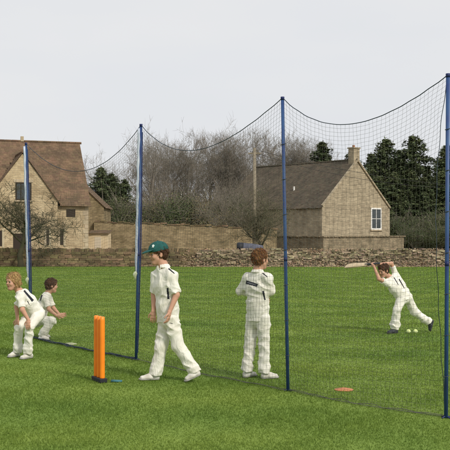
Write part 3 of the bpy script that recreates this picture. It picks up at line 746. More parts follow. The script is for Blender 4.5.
def cottage():
    root = empty('cottage', (7.76, 72, 0), math.radians(42)); tag(root, 'stone cottage with a dark slate roof, end chimney and one white window in its gable', 'house')
    b0, W, L, ez, rz = 1.2, 8.7, 12.2, 3.72, 7.6
    b = MB()
    b.add([(0,0,b0),(W,0,b0),(W,0,ez),(W/2,0,rz-.1),(0,0,ez),(0,L,b0),(W,L,b0),(W,L,ez),(W/2,L,rz-.1),(0,L,ez)], [(0,1,2,3,4),(5,0,4,9),(1,6,7,2),(6,5,9,8,7)])
    b.build('wall', M['stone2'], root)
    for sg in (0,1):
        b = MB()
        for i in range(9):
            w_ = .42 if i%2 else .28
            b.box(*((-.02, w_) if not sg else (W-w_, W+.02)), -.02, .25, b0+.02+i*.27, b0+.29+i*.27)
        b.build('quoin', M['stone2'], root)
    k = (rz-ez)/(W/2); o = .18
    m = tiles((-o,L+.1,ez-o*k),(-o,-.04,ez-o*k),(W/2,-.04,rz),(W/2,L+.1,rz), .24, .19, seed=11)
    m2 = tiles((W+o,-.04,ez-o*k),(W+o,L+.1,ez-o*k),(W/2,L+.1,rz),(W/2,-.04,rz), .24, .19, seed=12); m.add(m2.V, m2.F)
    m.tube([(W/2,-.03,rz+.03),(W/2,L,rz+.03)], .09, 6)
    rf = m.build('roof', M['roof2'], root)
    b = MB(); b.add([(-o,0,ez-o*k-.04),(-o,L,ez-o*k-.04),(W/2,L,rz-.04),(W/2,0,rz-.04),(W+o,0,ez-o*k-.04),(W+o,L,ez-o*k-.04)], [(1,0,3,2),(3,4,5,2)]); b.build('roof_boarding', M['dark'], rf)
    b = MB(); b.box(W/2-.38,W/2+.38,.04,.62,rz-.7,rz+.95); b.box(W/2-.44,W/2+.44,-.03,.69,rz+.953,rz+1.05); ch = b.build('chimney', M['stone2'], rf)
    b = MB(); b.tube([(W/2-.05,.33,rz+1.05),(W/2-.05,.33,rz+1.25)], .11, 10); b.build('chimney_pot', mat('terracotta', (.30,.15,.09), .8), ch)
    # verge stones following the gable
    b = MB()
    for sg in (0,1):
        n = 22
        for i in range(n):
            t = (i+.5)/n; x = (W/2)*t if not sg else W-(W/2)*t; z = ez+(rz-ez)*t
            b.stone((x, -.02, z-.02), (.28,.2,.14), 0, .06, math.atan(k) if not sg else -math.atan(k))
    b.build('verge', M['stone2'], rf)
    window(root, 6.85, 1.80, 1.40, 1.85, 0, 2, 2, t=.12)
    # roof vent pipe seen on the slope facing left
    b = MB(); b.tube([(1.6,4.6,ez+1.6*k-.05),(1.6,4.6,ez+1.6*k+.32)], .07, 8); b.build('vent_pipe', M['winframe'], rf)
    return root
cottage()
def terrace():
    root = empty('terrace_wall', (7.76, 72, 0), math.radians(42)); tag(root, 'tan stone retaining wall of the terrace under the cottage', 'wall')
    b = MB(); b.box(-1.3, 9.0, -1.3, 15.5, 0, 1.19); b.build('wall', M['stone4'], root)
    b = MB()
    x = -1.35
    while x < 9.0:
        w = random.uniform(.3,.6); b.stone((x+w/2,-1.2,1.24),(w*.95,.4,.10),0,.08); x += w
    y = -1.0
    while y < 15:
        w = random.uniform(.3,.6); b.stone((-1.2,y+w/2,1.24),(.4,w*.95,.10),0,.08); y += w
    b.build('coping', M['stone4'], root)
terrace()

# ---------------------------------------------------------------- trees
def bare_tree_mesh(seed, H, spread, levels, tw, upright=.6, nk=(5,6,5,5), r0=None, trunk_frac=.25, thin=3):
    rr = random.Random(seed); big = MB(); tw_v = MB()
    def grow(p, d, L, r, lev):
        n = 4 if lev < 2 else 3; pts = [p]; rad = [r]; dd = d
        for i in range(n):
            dd = unit(dd+np.array([rr.gauss(0,.16), rr.gauss(0,.16), rr.gauss(.03,.10)+(.05*upright)]))
            pts.append(pts[-1]+dd*L/n); rad.append(r*(1-.62*(i+1)/n) if lev < levels else r*(1-.7*(i+1)/n))
        (big if lev < 2 else tw_v).tube(pts, rad, 7 if lev == 0 else (5 if lev == 1 else thin), cap=False)
        if lev >= levels: return
        k = nk[min(lev, len(nk)-1)]
        for i in range(k):
            t = rr.uniform(trunk_frac if lev == 0 else .2, 1.0)*n; a = min(int(t), n-1); q = pts[a]+(pts[a+1]-pts[a])*(t-a)
            rq = rad[a]+(rad[a+1]-rad[a])*(t-a)
            side = unit(np.cross(dd, [rr.gauss(0,1), rr.gauss(0,1), rr.gauss(0,1)]))
            nd = unit(dd*upright+side*spread+UP*.12)
            grow(q, nd, L*rr.uniform(.48,.72)*(1.0 if lev else .95), max(rq*.6, tw), lev+1)
    r0 = r0 or H*.022
    grow(np.zeros(3), unit([rr.gauss(0,.05), rr.gauss(0,.05), 1]), H*.62, r0, 0)
    zs = max(v[2] for v in tw_v.V); s = H/zs
    for b in (big, tw_v): b.V = [(v[0]*s, v[1]*s, v[2]*s) for v in b.V]
    return big, tw_v
def tree_obj(name, parts, label, cat, m1, m2):
    root = empty(name); tag(root, label, cat)
    parts[0].build('trunk', m1, root, True); parts[1].build('crown', m2, root)
    return root
def place(root, px, D, rz, s=1.0, z=0, label=None, group=None, sx=1):
    root.location = ((px-CX)*D/F0, D, z); root.rotation_euler = (0,0,rz); root.scale = (s*sx, s*sx, s)
    if label: root['label'] = label
    if group: root['group'] = group
big_protos = [tree_obj('bare_tree', bare_tree_mesh(s_, 12, sp, 5, .010, up, nk), '', 'tree', M['bark_far'], M['bark_far']) for s_, sp, up, nk in ((1,.70,.75,(9,7,5,4,4)),(2,.85,.6,(10,7,5,5,4)),(5,.78,.7,(10,7,5,5,4)),(8,.8,.72,(8,5,4,4,3)))]
def topz(py, D): return CH+(HZ-py)*D/F0
spots = [(143,90,115,3,'tall loose bare tree rising behind the second net pole from the left'),
 (118,94,146,3,'smaller bare tree beside the dark conifers behind the farmhouse'),
 (166,96,122,3,'tall bare tree just right of the second net pole from the left'),
 (188,93,141,1,'lower bare tree between the two tallest groups, left of middle'),
 (206,97,130,0,'broad bare tree above the tall garden wall'),
 (226,94,127,1,'dense bare tree at the middle of the skyline'),
 (246,98,134,2,'bare tree close behind the wooden utility pole'),
 (268,101,128,0,'bare tree rising behind the left part of the cottage roof'),
 (291,99,131,1,'bare tree behind the cottage roof just right of the blue middle pole'),
 (309,103,140,2,'bare tree behind the cottage ridge, nearest to the chimney'),
 (153,104,136,1,'bare tree in the second row behind the tallest one'),
 (196,106,137,2,'bare tree in the second row above the garden wall'),
 (236,107,133,0,'bare tree in the second row left of the utility pole'),
 (278,108,139,2,'bare tree in the second row behind the cottage'),
 (236,70,168,3,'lower bare tree in front of the left end of the cottage roof'),(220,71,178,3,'low bare tree left of the cottage roof end'),(-60,92,150,1,'bare tree beyond the left end of the farmhouse'),(505,95,140,0,'bare tree beyond the conifers at far right')]
used = set()
for i, (px, D, ty, k, lb) in enumerate(spots):
    o = big_protos[k] if k not in used else copy_tree(big_protos[k]); used.add(k)
    place(o, px, D, i*2.1, topz(ty-7, D)/12, label=lb, group='bare winter trees behind the houses', sx=.85)
# small mossy orchard trees
def orchard(seed, H): return bare_tree_mesh(seed, H, .95, 4, .008, .50, (9,8,7,5), r0=.13, trunk_frac=.42)
o = tree_obj('orchard_tree', orchard(21, 4.1), 'small mossy bare tree with a spreading crown standing before the farmhouse', 'tree', M['bark_old'], M['bark_old'])
place(o, 21, 41.2, .4, 1.0, sx=1.3)
o = tree_obj('orchard_tree', orchard(24, 4.3), 'small bare tree with a twiggy grey crown beside the utility pole', 'tree', M['bark_moss'], M['bark_moss'])
place(o, 268, 46, 1.1, 1.0, sx=1.3)

def quads(c, n, s, seed):
    rs = np.random.RandomState(seed); N = len(c)
    a = np.cross(n, rs.randn(N,3)); a /= np.linalg.norm(a,axis=1)[:,None]+1e-9; b = np.cross(n, a); b /= np.linalg.norm(b,axis=1)[:,None]+1e-9
    s = s[:,None]
    V = np.stack([c-a*s, c-b*s*.5, c+a*s, c+b*s*.5], 1).reshape(-1,3)
    return V, np.arange(N*4).reshape(N,4)
def conifer(seed, H=10, R=2.2):
    rs = np.random.RandomState(seed); P = []; Nn = []
    rows = 34; mb = MB(); mb.tube([(0,0,0),(0,0,H*.5),(0,0,H)], [.22,.13,.02], 7)
    for r in range(rows):
        t = r/rows; z = H*(.06+.93*t); rad = R*(1-t)**.75*(.8+.35*rs.rand())+.12
        nb = int(9+10*(1-t))
        for b in range(nb):
            an = rs.rand()*6.283; ln = rad*rs.uniform(.55,1.12)*(1+.18*math.sin(an*2+seed)); m = int(30+46*ln)
            q = rs.rand(m)**.7; x = q*ln; w = .20*ln*(1-q*.6)+.05
            off = rs.randn(m)*w*.55; zz = z+.10*x-.16*x**1.5+rs.randn(m)*.09
            P.append(np.stack([np.cos(an)*x-np.sin(an)*off, np.sin(an)*x+np.cos(an)*off, zz],1))
            nn = rs.randn(m,3)*.7; nn[:,2] += 1; nn[:,0] += np.cos(an)*.5; nn[:,1] += np.sin(an)*.5; Nn.append(nn)
            if b % 3 == 0: mb.tube([(0,0,z),(math.cos(an)*ln*.8, math.sin(an)*ln*.8, z-.05*ln)], [.03,.008], 3, False)
    P = np.concatenate(P); Nn = np.concatenate(Nn); Nn /= np.linalg.norm(Nn,axis=1)[:,None]
    V, Q = quads(P, Nn, rs.uniform(.04,.105,len(P)), seed)
    root = empty('conifer_tree'); tag(root, '', 'conifer'); mb.build('trunk', M['bark'], root); add_mesh('crown', V, Q, M['conifer'], root); return root
cp = [conifer(1), conifer(2, 10, 2.6), conifer(3, 10, 1.9)]
cs = [(385,90,137,0,'tall dark conifer nearest to the cottage on its right'),(399,93,150,1,'shorter dark conifer between the two tall ones right of the cottage'),
 (413,90,134,1,'tallest dark conifer right of the cottage'),(428,95,166,2,'low dark conifer sloping down from the tall ones at right'),(446,88,143,0,'dark conifer by the rightmost net pole'),
 (371,97,152,2,'dark conifer partly hidden by the cottage chimney side'),(323,96,140,2,'single dark conifer poking above the cottage roof'),
 (376,85.5,176,0,'low dark conifer against the right corner of the cottage'),(394,85.5,171,1,'low dark conifer in front of the gap between the tall conifers'),(410,86,168,0,'low dark conifer in front of the tallest conifer'),(424,85.5,176,1,'low dark conifer right of the tallest conifer'),(440,86,172,0,'low dark conifer just left of the rightmost net pole'),
 (101,82,166,1,'dark green conifer just right of the farmhouse roof'),(112,86,172,0,'second dark conifer right of the farmhouse roof'),(352,100,150,0,'dark conifer behind the cottage chimney'),
 (124,84,178,2,'low dark conifer at the foot of the tall loose bare tree'),(470,92,150,1,'dark conifer beyond the rightmost net pole'),(-25,90,170,1,'dark conifer hidden past the left of the farmhouse')]
used = set()
for i, (px, D, ty, k, lb) in enumerate(cs):
    o = cp[k] if k not in used else copy_tree(cp[k]); used.add(k)
    place(o, px, D, i*1.7, topz(ty, D)/10, label=lb, group='dark conifers behind the houses', sx=1.75)
def shrub(seed, R=2.0, H=3.2, m='shrub', n=26000, nm='thicket_bush'):
    rs = np.random.RandomState(seed); nc = 46
    cc = rs.randn(nc,3)*[.42,.42,.30]; cc = cc/np.maximum(np.linalg.norm(cc,axis=1)[:,None],1)*[R,R,H*.5]; cc[:,2] += H*.5
    idx = rs.randint(0,nc,n); P = cc[idx]+rs.randn(n,3)*[R*.17,R*.17,H*.10]; P = P[(P[:,2] > .02)]
    nn = P-[0,0,H*.4]; nn = nn/np.linalg.norm(nn,axis=1)[:,None]+rs.randn(len(P),3)*.8; nn /= np.linalg.norm(nn,axis=1)[:,None]
    V, Q = quads(P, nn, rs.uniform(.022,.06,len(P)), seed)
    mb = MB()
    for c in cc:
        mid = c*[.45,.45,.6]+rs.randn(3)*.12; mb.tube([(c[0]*.08,c[1]*.08,0), mid, c, c+(c-mid)*.7+rs.randn(3)*.1], [.045,.03,.016,.006], 4, False)
        for _ in range(14):
            e = c+rs.randn(3)*[R*.28,R*.28,H*.17]+[0,0,.25]; mb.tube([c,(c+e)/2+rs.randn(3)*.05,e], [.014,.01,.005], 3, False)
    root = empty(nm); tag(root, '', 'bush'); mb.build('stem', M['bark_far'], root); add_mesh('foliage', V, Q, M[m], root); return root
sh = [shrub(1), shrub(2, m='shrub_green'), shrub(3, m='shrub_green', n=34000), shrub(4, n=11000)]
ss = [(112,80,198,0),(128,78,192,1),(146,79,186,3),(163,80,190,0),(180,79,184,1),(197,80,187,0),(213,79,190,3),(230,80,186,1),(247,81,190,0),(262,82,196,3),(232,70,205,3),(246,71,208,0),
 (394,81,214,2),(407,81,209,2),(422,81,212,2),(437,81,208,2),(452,83,200,2),(386,82,219,2),(415,78,222,1),(440,78,220,2),(470,80,200,1),(490,82,196,2),(-10,86,200,0),(510,80,204,1)]
words = {0:'brown twiggy bush',1:'olive green bush',2:'dense green bush',3:'sparse pale twiggy bush'}
where = ['right of the cream shed','under the tall loose bare tree','behind the garden wall, just right of the second net pole','left of the walking boy\'s cap line, behind the wall','above the walking boy behind the garden wall','right above the walking boy\'s cap','in the gap left of the standing boy','left of the utility pole in the back row','just behind the utility pole','right of the utility pole beside the cottage roof','in front of the back row, left of the utility pole','in the front row at the utility pole foot',
 'against the right corner of the cottage','under the tallest conifer','right of the tallest conifer','left of the rightmost pole','behind the rightmost pole','low beside the cottage gable','in the front row under the tallest conifer','in the front row left of the rightmost pole','beyond the rightmost pole','further beyond the rightmost pole','past the farmhouse','furthest right of the hedge']
used = set()
for i, ((px, D, ty, k), w) in enumerate(zip(ss, where)):
    o = sh[k] if k not in used else copy_tree(sh[k]); used.add(k); hh = topz(ty, D)
    place(o, px, D, i*1.3, hh/3.6, label=words[k]+' '+w, group='bushes of the thicket behind the walls', sx=.9 if k != 2 else 1.0)

# ---------------------------------------------------------------- utility pole, cables, barrel
D = 63; p = at(254.5, 148, D)
root = empty('utility_pole', (p[0], D, 0)); tag(root, 'tall wooden utility pole with a small crossarm in front of the bare trees', 'pole')
b = MB(); b.tube([(0,0,0),(0,0,p[2])], [.15,.105], 12); b.build('mast', M['wood'], root, True)
b = MB(); b.box(-.45,.45,-.06,.06,p[2]-.42,p[2]-.32); ca = b.build('crossarm', M['wood'], root)
for sx in (-.38,.38):
    b = MB(); b.tube([(sx,0,p[2]-.32),(sx,0,p[2]-.2)], .04, 8); b.build('insulator', M['white_tape'], ca)
for q, (e, lb) in enumerate((((18.12,64,4.75), 'thin black overhead cable, the front one, running right from the tall utility pole'), ((18.88,64,4.75), 'thin black overhead cable, the one hung from the left crossarm end'))):
    b = MB(); a = p+np.array([(.38,0,-.2),(-.38,0,-.2)][q]); e = np.array(e, float)
    b.tube([a+(e-a)*t-UP*1.2*4*t*(1-t)*(.30+.35*q) for t in np.linspace(0,1,20)], .014, 5); tag(b.build('overhead_cable', M['cable']), lb, 'cable')
root = empty('utility_pole', (18.5, 64, 0)); tag(root, 'short wooden utility pole past the right edge carrying the cable ends', 'pole')
b = MB(); b.tube([(0,0,0),(0,0,4.95)], [.14,.11], 12); b.build('mast', M['wood'], root, True)
b = MB(); b.box(-.45,.45,-.06,.06,4.6,4.72); b.build('crossarm', M['wood'], root)
D = 44.0
root = empty('barrel', at(250, 250, D)*np.array([1,1,0])+np.array([0,0,-.13])); tag(root, 'pale blue grey barrel lying on its side behind the rubble wall, dark at one end', 'barrel')
b = MB(); x0, x1 = -.35, .62
pts = [(x0,0,.98),(x0+.05,0,.975),(x0+.3,0,.95),(x0+.33,0,.945),(.35,0,.90),(x1,0,.86)]
b.tube(pts, [.22,.225,.225,.24,.225,.21], 20); b.build('drum', M['barrel'], root, True)
b = MB(); b.tube([(x0-.30,0,1.00),(x0-.22,0,1.0),(x0-.003,0,.98)], [.17,.23,.235], 20); b.build('dark_mouth', M['black'], root, True)  # shade inside the open barrel mouth, put in as a solid black end
b = MB(); b.box(-.3,-.2,-.2,.2,.1,.74); b.build('cradle', M['wood'], root); b = MB(); b.box(.35,.45,-.2,.2,.1,.68); b.build('cradle', M['wood'], root)

# ---------------------------------------------------------------- nets
poles = [(31,26,143.5,13.6),(136,141,125,11.25),(288,282.5,98,9.06),(446,448,75,7.74)]
PB = [np.array([(a-CX)*D/F0, D, 0]) for a, t, ty, D in poles]; PT = [at(t, ty, D) for a, t, ty, D in poles]
def build_pole(i, label, sleeve):
    root = empty('net_pole', PB[i]); tag(root, label, 'net pole', 'poles holding up the cricket net')
    a = np.zeros(3); t = PT[i]-PB[i]; r = .0172
    b = MB(); b.tube([a-UP*.02, a+t*.5, t], r, 14); m = b.build('tube', M['blue'], root, True)
    b = MB(); b.tube([t-UP*.02, t+UP*.012], .0195, 14); b.build('end_cap', M['navy'], root, True)
    b = MB()
    b = MB(); b.tube([t*.45-UP*.02, t*.45+UP*.02], .0188, 14); b.build('joint_collar', M['navy'], root, True)
    b = MB()
    for k in range(4):
        an = k*1.57+.6; b.tube([(0,0,.02),(math.cos(an)*.05, math.sin(an)*.05, .004)], .006, 6)
    b.build('ground_foot', M['navy'], root)
    if sleeve:
        q0 = sleeve; rs = random.Random(i); n = 26; pts = []; rad = []
        for k in range(n+1):
            q = q0+(.985-q0)*k/n; pts.append(t*q+np.array([-.022+.003*math.sin(k*1.9), -.006, 0])); rad.append(.016*(1+.25*rs.random()) if k > 1 else .012)
        b = MB(); b.tube(pts, rad, 8); b.build('white_sleeve', M['white_tape'], root, True)
        b = MB(); c = t*q0+np.array([-.028,-.012,0]); b.tube([c+UP*.035, c+UP*.015, c-UP*.005+np.array([-.008,0,0]), c-UP*.03+np.array([-.004,0,0]), c-UP*.075], [.012,.026,.028,.016,.008], 9)
        b.build('tie', mat('tie_cloth', (.62,.66,.45), .9), root, True)
        b = MB(); b.tube([t*.03+np.array([.02,.012,0]), t*.5+np.array([.028,.014,0]), t*.97+np.array([.02,.012,0])], [.006,.009,.006], 6); b.build('side_cord', M['navy'], root)
    else:
        for k in range(7):
            b = MB(); q = .12+.12*k; c = t*q; b.tube([c+np.array([-.024,-.004,0]), c+np.array([0,-.024,.006]), c+np.array([.024,-.004,.012])], .004, 5)
            b.build('net_tie', M['rope'], root)
build_pole(0, 'leftmost net pole, blue with a long white sleeve, behind the two crouching boys', .30)
build_pole(1, 'second net pole from the left, white sleeved above and blue below, beside the walking boy', .365)
build_pole(2, 'middle blue net pole standing just right of the boy with folded arms', 0)
build_pole(3, 'tallest looking blue net pole at the right edge of the photo', 0)

def panel(i, sag, bot_bow, side_bow, label, cell=.044):
    T0, T1, B0, B1 = PT[i], PT[i+1], PB[i]+UP*.015, PB[i+1]+UP*.015
    W = np.linalg.norm(B1-B0); Hh = PT[i][2]; nu = int(W/cell); nv = int(Hh/cell*1.02)
    dirp = unit(B1-B0); nrm = np.cross(dirp, UP)
    U = np.linspace(0,1,nu+1)
    def pt(u, v):
        u = np.asarray(u, float); v = np.asarray(v, float)
        u_, v_ = u[...,None], v[...,None]
        sagf = (sag[0]*4*u*(1-u)*(1+sag[1]*(u-.5)))[...,None]
        top = T0+(T1-T0)*u_-UP*sagf; bot = B0+(B1-B0)*u_+nrm*(bot_bow*4*u*(1-u))[...,None]
        p = bot+(top-bot)*v_
        p = p-dirp*(side_bow*np.sin(np.pi*np.clip(v,0,1))**.8*(u**6))[...,None]
        p = p+nrm*(.05*np.sin(np.pi*v)*np.sin(u*5+v*3))[...,None]
        rip = .006*np.sin(u*70+v*23)+.006*np.sin(v*60+u*31)
        p = p+UP*(rip*np.sin(np.pi*np.clip(v,0,1)))[...,None]+dirp*(.005*np.sin(v*45+u*60))[...,None]
        p[...,2] = np.maximum(p[...,2], .012)
        return p
    root = empty('cricket_net', PB[i]); tag(root, label, 'net', 'panels of netting between the poles')
    org = PB[i]
    def strands(lines, r):
        Vs = []; Fs = []; n0 = 0
        for P in lines:
            P = P-org; n = len(P); d = np.gradient(P, axis=0); d /= np.linalg.norm(d,axis=1)[:,None]+1e-9
            a = np.cross(d, nrm); a /= np.linalg.norm(a,axis=1)[:,None]+1e-9; b = np.cross(d, a)
            R = np.stack([P+r*(a*math.cos(t)+b*math.sin(t)) for t in (0.5,2.594,4.689)],1); Vs.append(R.reshape(-1,3))
            k = np.arange(n-1)[:,None]*3
            for s in range(3): Fs.append(n0+np.concatenate([k+s, k+(s+1)%3, k+3+(s+1)%3, k+3+s],1))
            n0 += n*3
        return np.concatenate(Vs), np.concatenate(Fs)
    v = np.linspace(0,1,70); lines = [pt(np.full(70,u), v) for u in U]
    uu = np.linspace(0,1,70); lines += [pt(uu, np.full(70, q)) for q in np.linspace(0,1,nv+1)]
    V, F = strands(lines, .00095); add_mesh('mesh', V, F, M['net'], root)
    b = MB(); b.tube([q-org for q in pt(np.linspace(0,1,40), np.full(40,1.))], .0042, 6); b.build('head_rope', M['rope'], root)
    b = MB(); b.tube([q-org for q in pt(np.linspace(0,1,40), np.full(40,0.))], .0032 if i else .006, 6)
    # slack netting bunched on the ground
    rs = np.random.RandomState(i)
    for k in range(6 if i == 0 else 1):
        u = np.linspace(0,1,50); q = pt(u, np.zeros(50))-org; q = q+nrm*(rs.randn()*.02+.02*np.sin(u*rs.uniform(15,40)+k))[:,None]; q[:,2] = .012+.018*np.abs(np.sin(u*rs.uniform(10,30)+k)); b.tube(list(q), .0038 if i == 0 else .003, 4)
    b.build('foot_rope', M['rope'] if i == 0 else M['net'], root)
    if i == 2:
        b = MB(); b.tube([q-org for q in pt(np.ones(50), np.linspace(0,1,50))], .003, 6); b.build('side_rope', M['rope'], root)
panel(0, (.50,.2), .05, 0, 'leftmost panel of cricket netting, running behind the crouching boys')
panel(1, (.40,-.5), .06, 0, 'panel of cricket netting between the sleeved pole and the middle blue pole')
panel(2, (.33,-.45), .10, .10, 'right panel of cricket netting in front of the batting boy')

# ---------------------------------------------------------------- stumps, balls, disc
base = at(99.3, 382, 9.62); base[2] = 0
root = empty('cricket_stumps', base, math.radians(-60)); tag(root, 'bright orange plastic cricket stumps on a black base standing on the grass', 'stumps')
for k in (-1,0,1):
    b = MB(); x = k*.083
    b.tube([(x,0,.045),(x,0,.06),(x,0,.66),(x,0,.695),(x,0,.702)], [.027,.0275,.0275,.026,.018], 20); st = b.build('stump', M['orange'], root, True)
b = MB(); b.box(-.125,.125,-.042,.042,.004,.050); bs = b.build('base', M['black'], root); bv = bs.modifiers.new('bevel','BEVEL'); bv.width = .008; bv.segments = 3
b = MB(); b.box(-.14,.14,-.012,.012,.05,.056); 
# small teal base strap lying to the right of the stumps
q = at(117, 383, 9.6); q[2] = 0
b = MB(); b.tube([(-.06,0,.008),(.055,-.01,.008)], [.022,.018], 8); b.V = [(v[0], v[1]*1.6, .004+max(0,v[2]-.004)*.9) for v in b.V]
o = b.build('ground_strap', M['teal'], None, True); o.location = q; tag(o, 'small teal strap lying on the grass right of the orange stumps', 'strap')
def ball(px, label):
    q = at(px, 333, 14.2); q[2] = .034; vs = []; fs = []; n1, n2 = 12, 18
    for i in range(n1+1):
        th = math.pi*i/n1
        for k in range(n2): ph = 2*math.pi*k/n2; vs.append((.034*math.sin(th)*math.cos(ph), .034*math.sin(th)*math.sin(ph), .034*math.cos(th)))
    for i in range(n1):
        for k in range(n2): fs.append((i*n2+k, (i+1)*n2+k, (i+1)*n2+(k+1)%n2, i*n2+(k+1)%n2))
    root = add_mesh('ball', vs, fs, M['ball'], None, True); root.location = q
    b = MB(); b.tube([(.0345*math.cos(t), .0345*math.sin(t)*math.cos(.4+.5*math.cos(2*t)), .0345*math.sin(t)*math.sin(.4+.5*math.cos(2*t))) for t in np.linspace(0,6.283,28)], .0012, 4, False); b.build('seam', M['emblem'], root)
    tag(root, label, 'ball', 'balls behind the batting boy')
ball(408.5, 'pale yellow practice ball, the left of two, on the grass behind the batter'); ball(415.5, 'pale yellow practice ball, the right of two, on the grass behind the batter')
q = at(344, 390, 9.11); q[2] = 0
b = MB(); b.tube([(0,0,.004),(0,0,.008),(0,0,.018),(0,0,.021)], [.10,.096,.045,.035], 28); o = b.build('marker_disc', M['disc'], None, True); o.location = q; tag(o, 'flat faded orange marker disc lying on the grass inside the net', 'marker')
q = at(70, 344.5, 12.8); q[2] = 0
b = MB(); b.tube([(0,0,.004),(0,0,.010),(0,0,.024)], [.10,.095,.04], 24); o = b.build('marker_disc', mat('disc_cream', (.42,.44,.26), .7), None, True); o.location = q; tag(o, 'flat pale cream marker disc on the grass beyond the orange stumps', 'marker')

# ---------------------------------------------------------------- people
def band(center_key, n_axis, lo, hi, m=1): ...
def trim(a, b, w, m=1, w2=None):
    """strip of dark trim sewn on the cloth from a to b (measured on the photograph), on the side that faces it"""
    def fn(c, j, g):
        P = c+g['org']; px = CX+P[:,0]*F0/P[:,1]; py = HZ-(P[:,2]-CH)*F0/P[:,1]
        A = g['V'][g['Q']]; N = np.cross(A[:,2]-A[:,0], A[:,3]-A[:,1]); ok = N[:,1] < 0
        d = np.array([b[0]-a[0], b[1]-a[1]]); L2 = d@d; t0 = ((px-a[0])*d[0]+(py-a[1])*d[1])/L2; t = np.clip(t0, 0, 1); ok &= (t0 > 0) & (t0 < 1)
        ww = .72*(w+((w*.6 if w2 is None else w2)-w)*t)
        return m, ok & (np.hypot(px-a[0]-t*d[0], py-a[1]-t*d[1]) < ww)
    return fn
def mark_shoulder(side, back=False):
    def fn(c, j, g):
        a = j['neck']*.62+j['sh'+side]*.38; b = j['sh'+side]+ (j['sh'+side]-j['neck'])*.12
        ab = b-a; t = ((c-a)@ab)/(ab@ab); w = c-(a+t[:,None]*ab); off = -.016 if not back else -.03
        f = w@g['fwd']; u = w@g['spine']
        return 1, (t > 0) & (t < 1) & (np.abs(f-off) < .016) & (u > 0)
    return fn
def mark_side(side, z0, z1, wd=.022, k=0.0):
    def fn(c, j, g):
        w = c-g['pel']; L = np.linalg.norm(g['chest']-g['pel']); t = (w@g['spine'])/L; f = w@g['fwd']; l = (w@g['lat'])*(1 if side == 'L' else -1)
        return 1, (t > z0) & (t < z1) & (np.abs(f-k) < wd*(1.2-(t-z0)/(z1-z0)*.6)) & (l > .06) & (l < .17)
    return fn
def mark_back(z0, z1, l0, l1, m=1, slope=0.0):
    def fn(c, j, g):
        w = c-g['pel']; L = np.linalg.norm(g['chest']-g['pel']); f = w@g['fwd']; l = w@g['lat']; t = (w@g['spine'])/L+slope*l
        return m, (t > z0) & (t < z1) & (f < -.03) & (l > l0) & (l < l1)
    return fn
def mark_chest(t0, l0):
    def fn(c, j, g):
        w = c-g['pel']; L = np.linalg.norm(g['chest']-g['pel']); t = (w@g['spine'])/L; f = w@g['fwd']; l = w@g['lat']
        return 2, (np.abs(t-t0) < .03) & (np.abs(l-l0) < .013) & (f > .05)
    return fn
def mark_thigh(side):
    def fn(c, j, g):
        a = j['hp'+side]; w = c-a; return 1, (np.abs(w[:,2]+.045) < .008) & (np.abs(w@g['fwd']-.03) < .025) & (w[:,1] < 0)
    return fn

# walking boy in the green cap
make_person(9.68, 381, dict(head=(158.2,254,0), neck=(163,265,0),
  shL=(172,275,-.09), elL=(176.5,295,-.14), wrL=(169.5,312,-.19), shR=(156.5,274.5,.09), elR=(154,294,.10), wrR=(153.5,311.5,.03),
  hpL=(171,319,-.06), hpR=(166,319,.07), knL=(178.5,346,-.07), knR=(161.5,346,.03), anL=(193.5,370,-.06), anR=(156,372,.05),
  HL_=(201,.075,-.06), TL_=(184.5,.002,-.10), HR_=(159.5,.002,.06), TR_=(138.5,.006,.0)),
  dict(px0=168, face=(-.93,-.36,-.10), S=1.0, h=.0045, cap=True, emblem_dir=.75, hair=('hair_brown','short'), seed=3, gaze=(0,0,-.1),
       handL=((-.15,-.05,-1), (-.8,.3,0), .35, 1), handR=((-.05,-.1,-1), (.2,.9,0), .35, 1), sleeveL=.93, sleeveR=.93, flare=1.08,
       marks=[trim((168.5,268.5),(174.5,273.5),1.1), trim((167.5,288),(168.5,299),1.2,1,1.6)], tmarks=[trim((169.5,323),(172.8,323.6),.55)]),
  'person in green cap and cricket whites striding left past the orange stumps')
# boy with folded arms
make_person(9.86, 378, dict(head=(260.5,259,0), neck=(257.5,270,0),
  shL=(248.5,277.5,.08), elL=(239.5,291,.16), wrL=(262,299,.17), shR=(267.5,277.5,-.08), elR=(271.5,291,-.05), wrR=(259,296,.20),
  hpL=(252.5,318,.05), hpR=(263.5,318,-.05), knL=(250,345,.05), knR=(264,347,-.04), anL=(247,369,.03), anR=(264,370.5,-.05),
  HL_=(243.5,.002,.0), TL_=(256,.004,.16), HR_=(261,.002,-.07), TR_=(279,.004,.0)),
  dict(px0=257, face=(.78,.60,-.05), S=.94, h=.0045, hair=('hair_ginger','short'), seed=5,
       handL=((.85,-.35,-.1), (-.5,-.7,0), .5, -1), handR=((-.9,.1,.05), (0,-.5,-.8), .4, 1), sleeveL=1.35, sleeveR=1.2, flare=1.02,
       marks=[trim((246,282),(257.5,285.5),2.6,1,2.2), trim((247,282.2),(256,285),.7,2), trim((262.5,273),(267.5,277),.9), trim((263,291),(265,300),1.5)]),
  'person in cricket whites standing with folded arms, back turned, beside the middle pole')
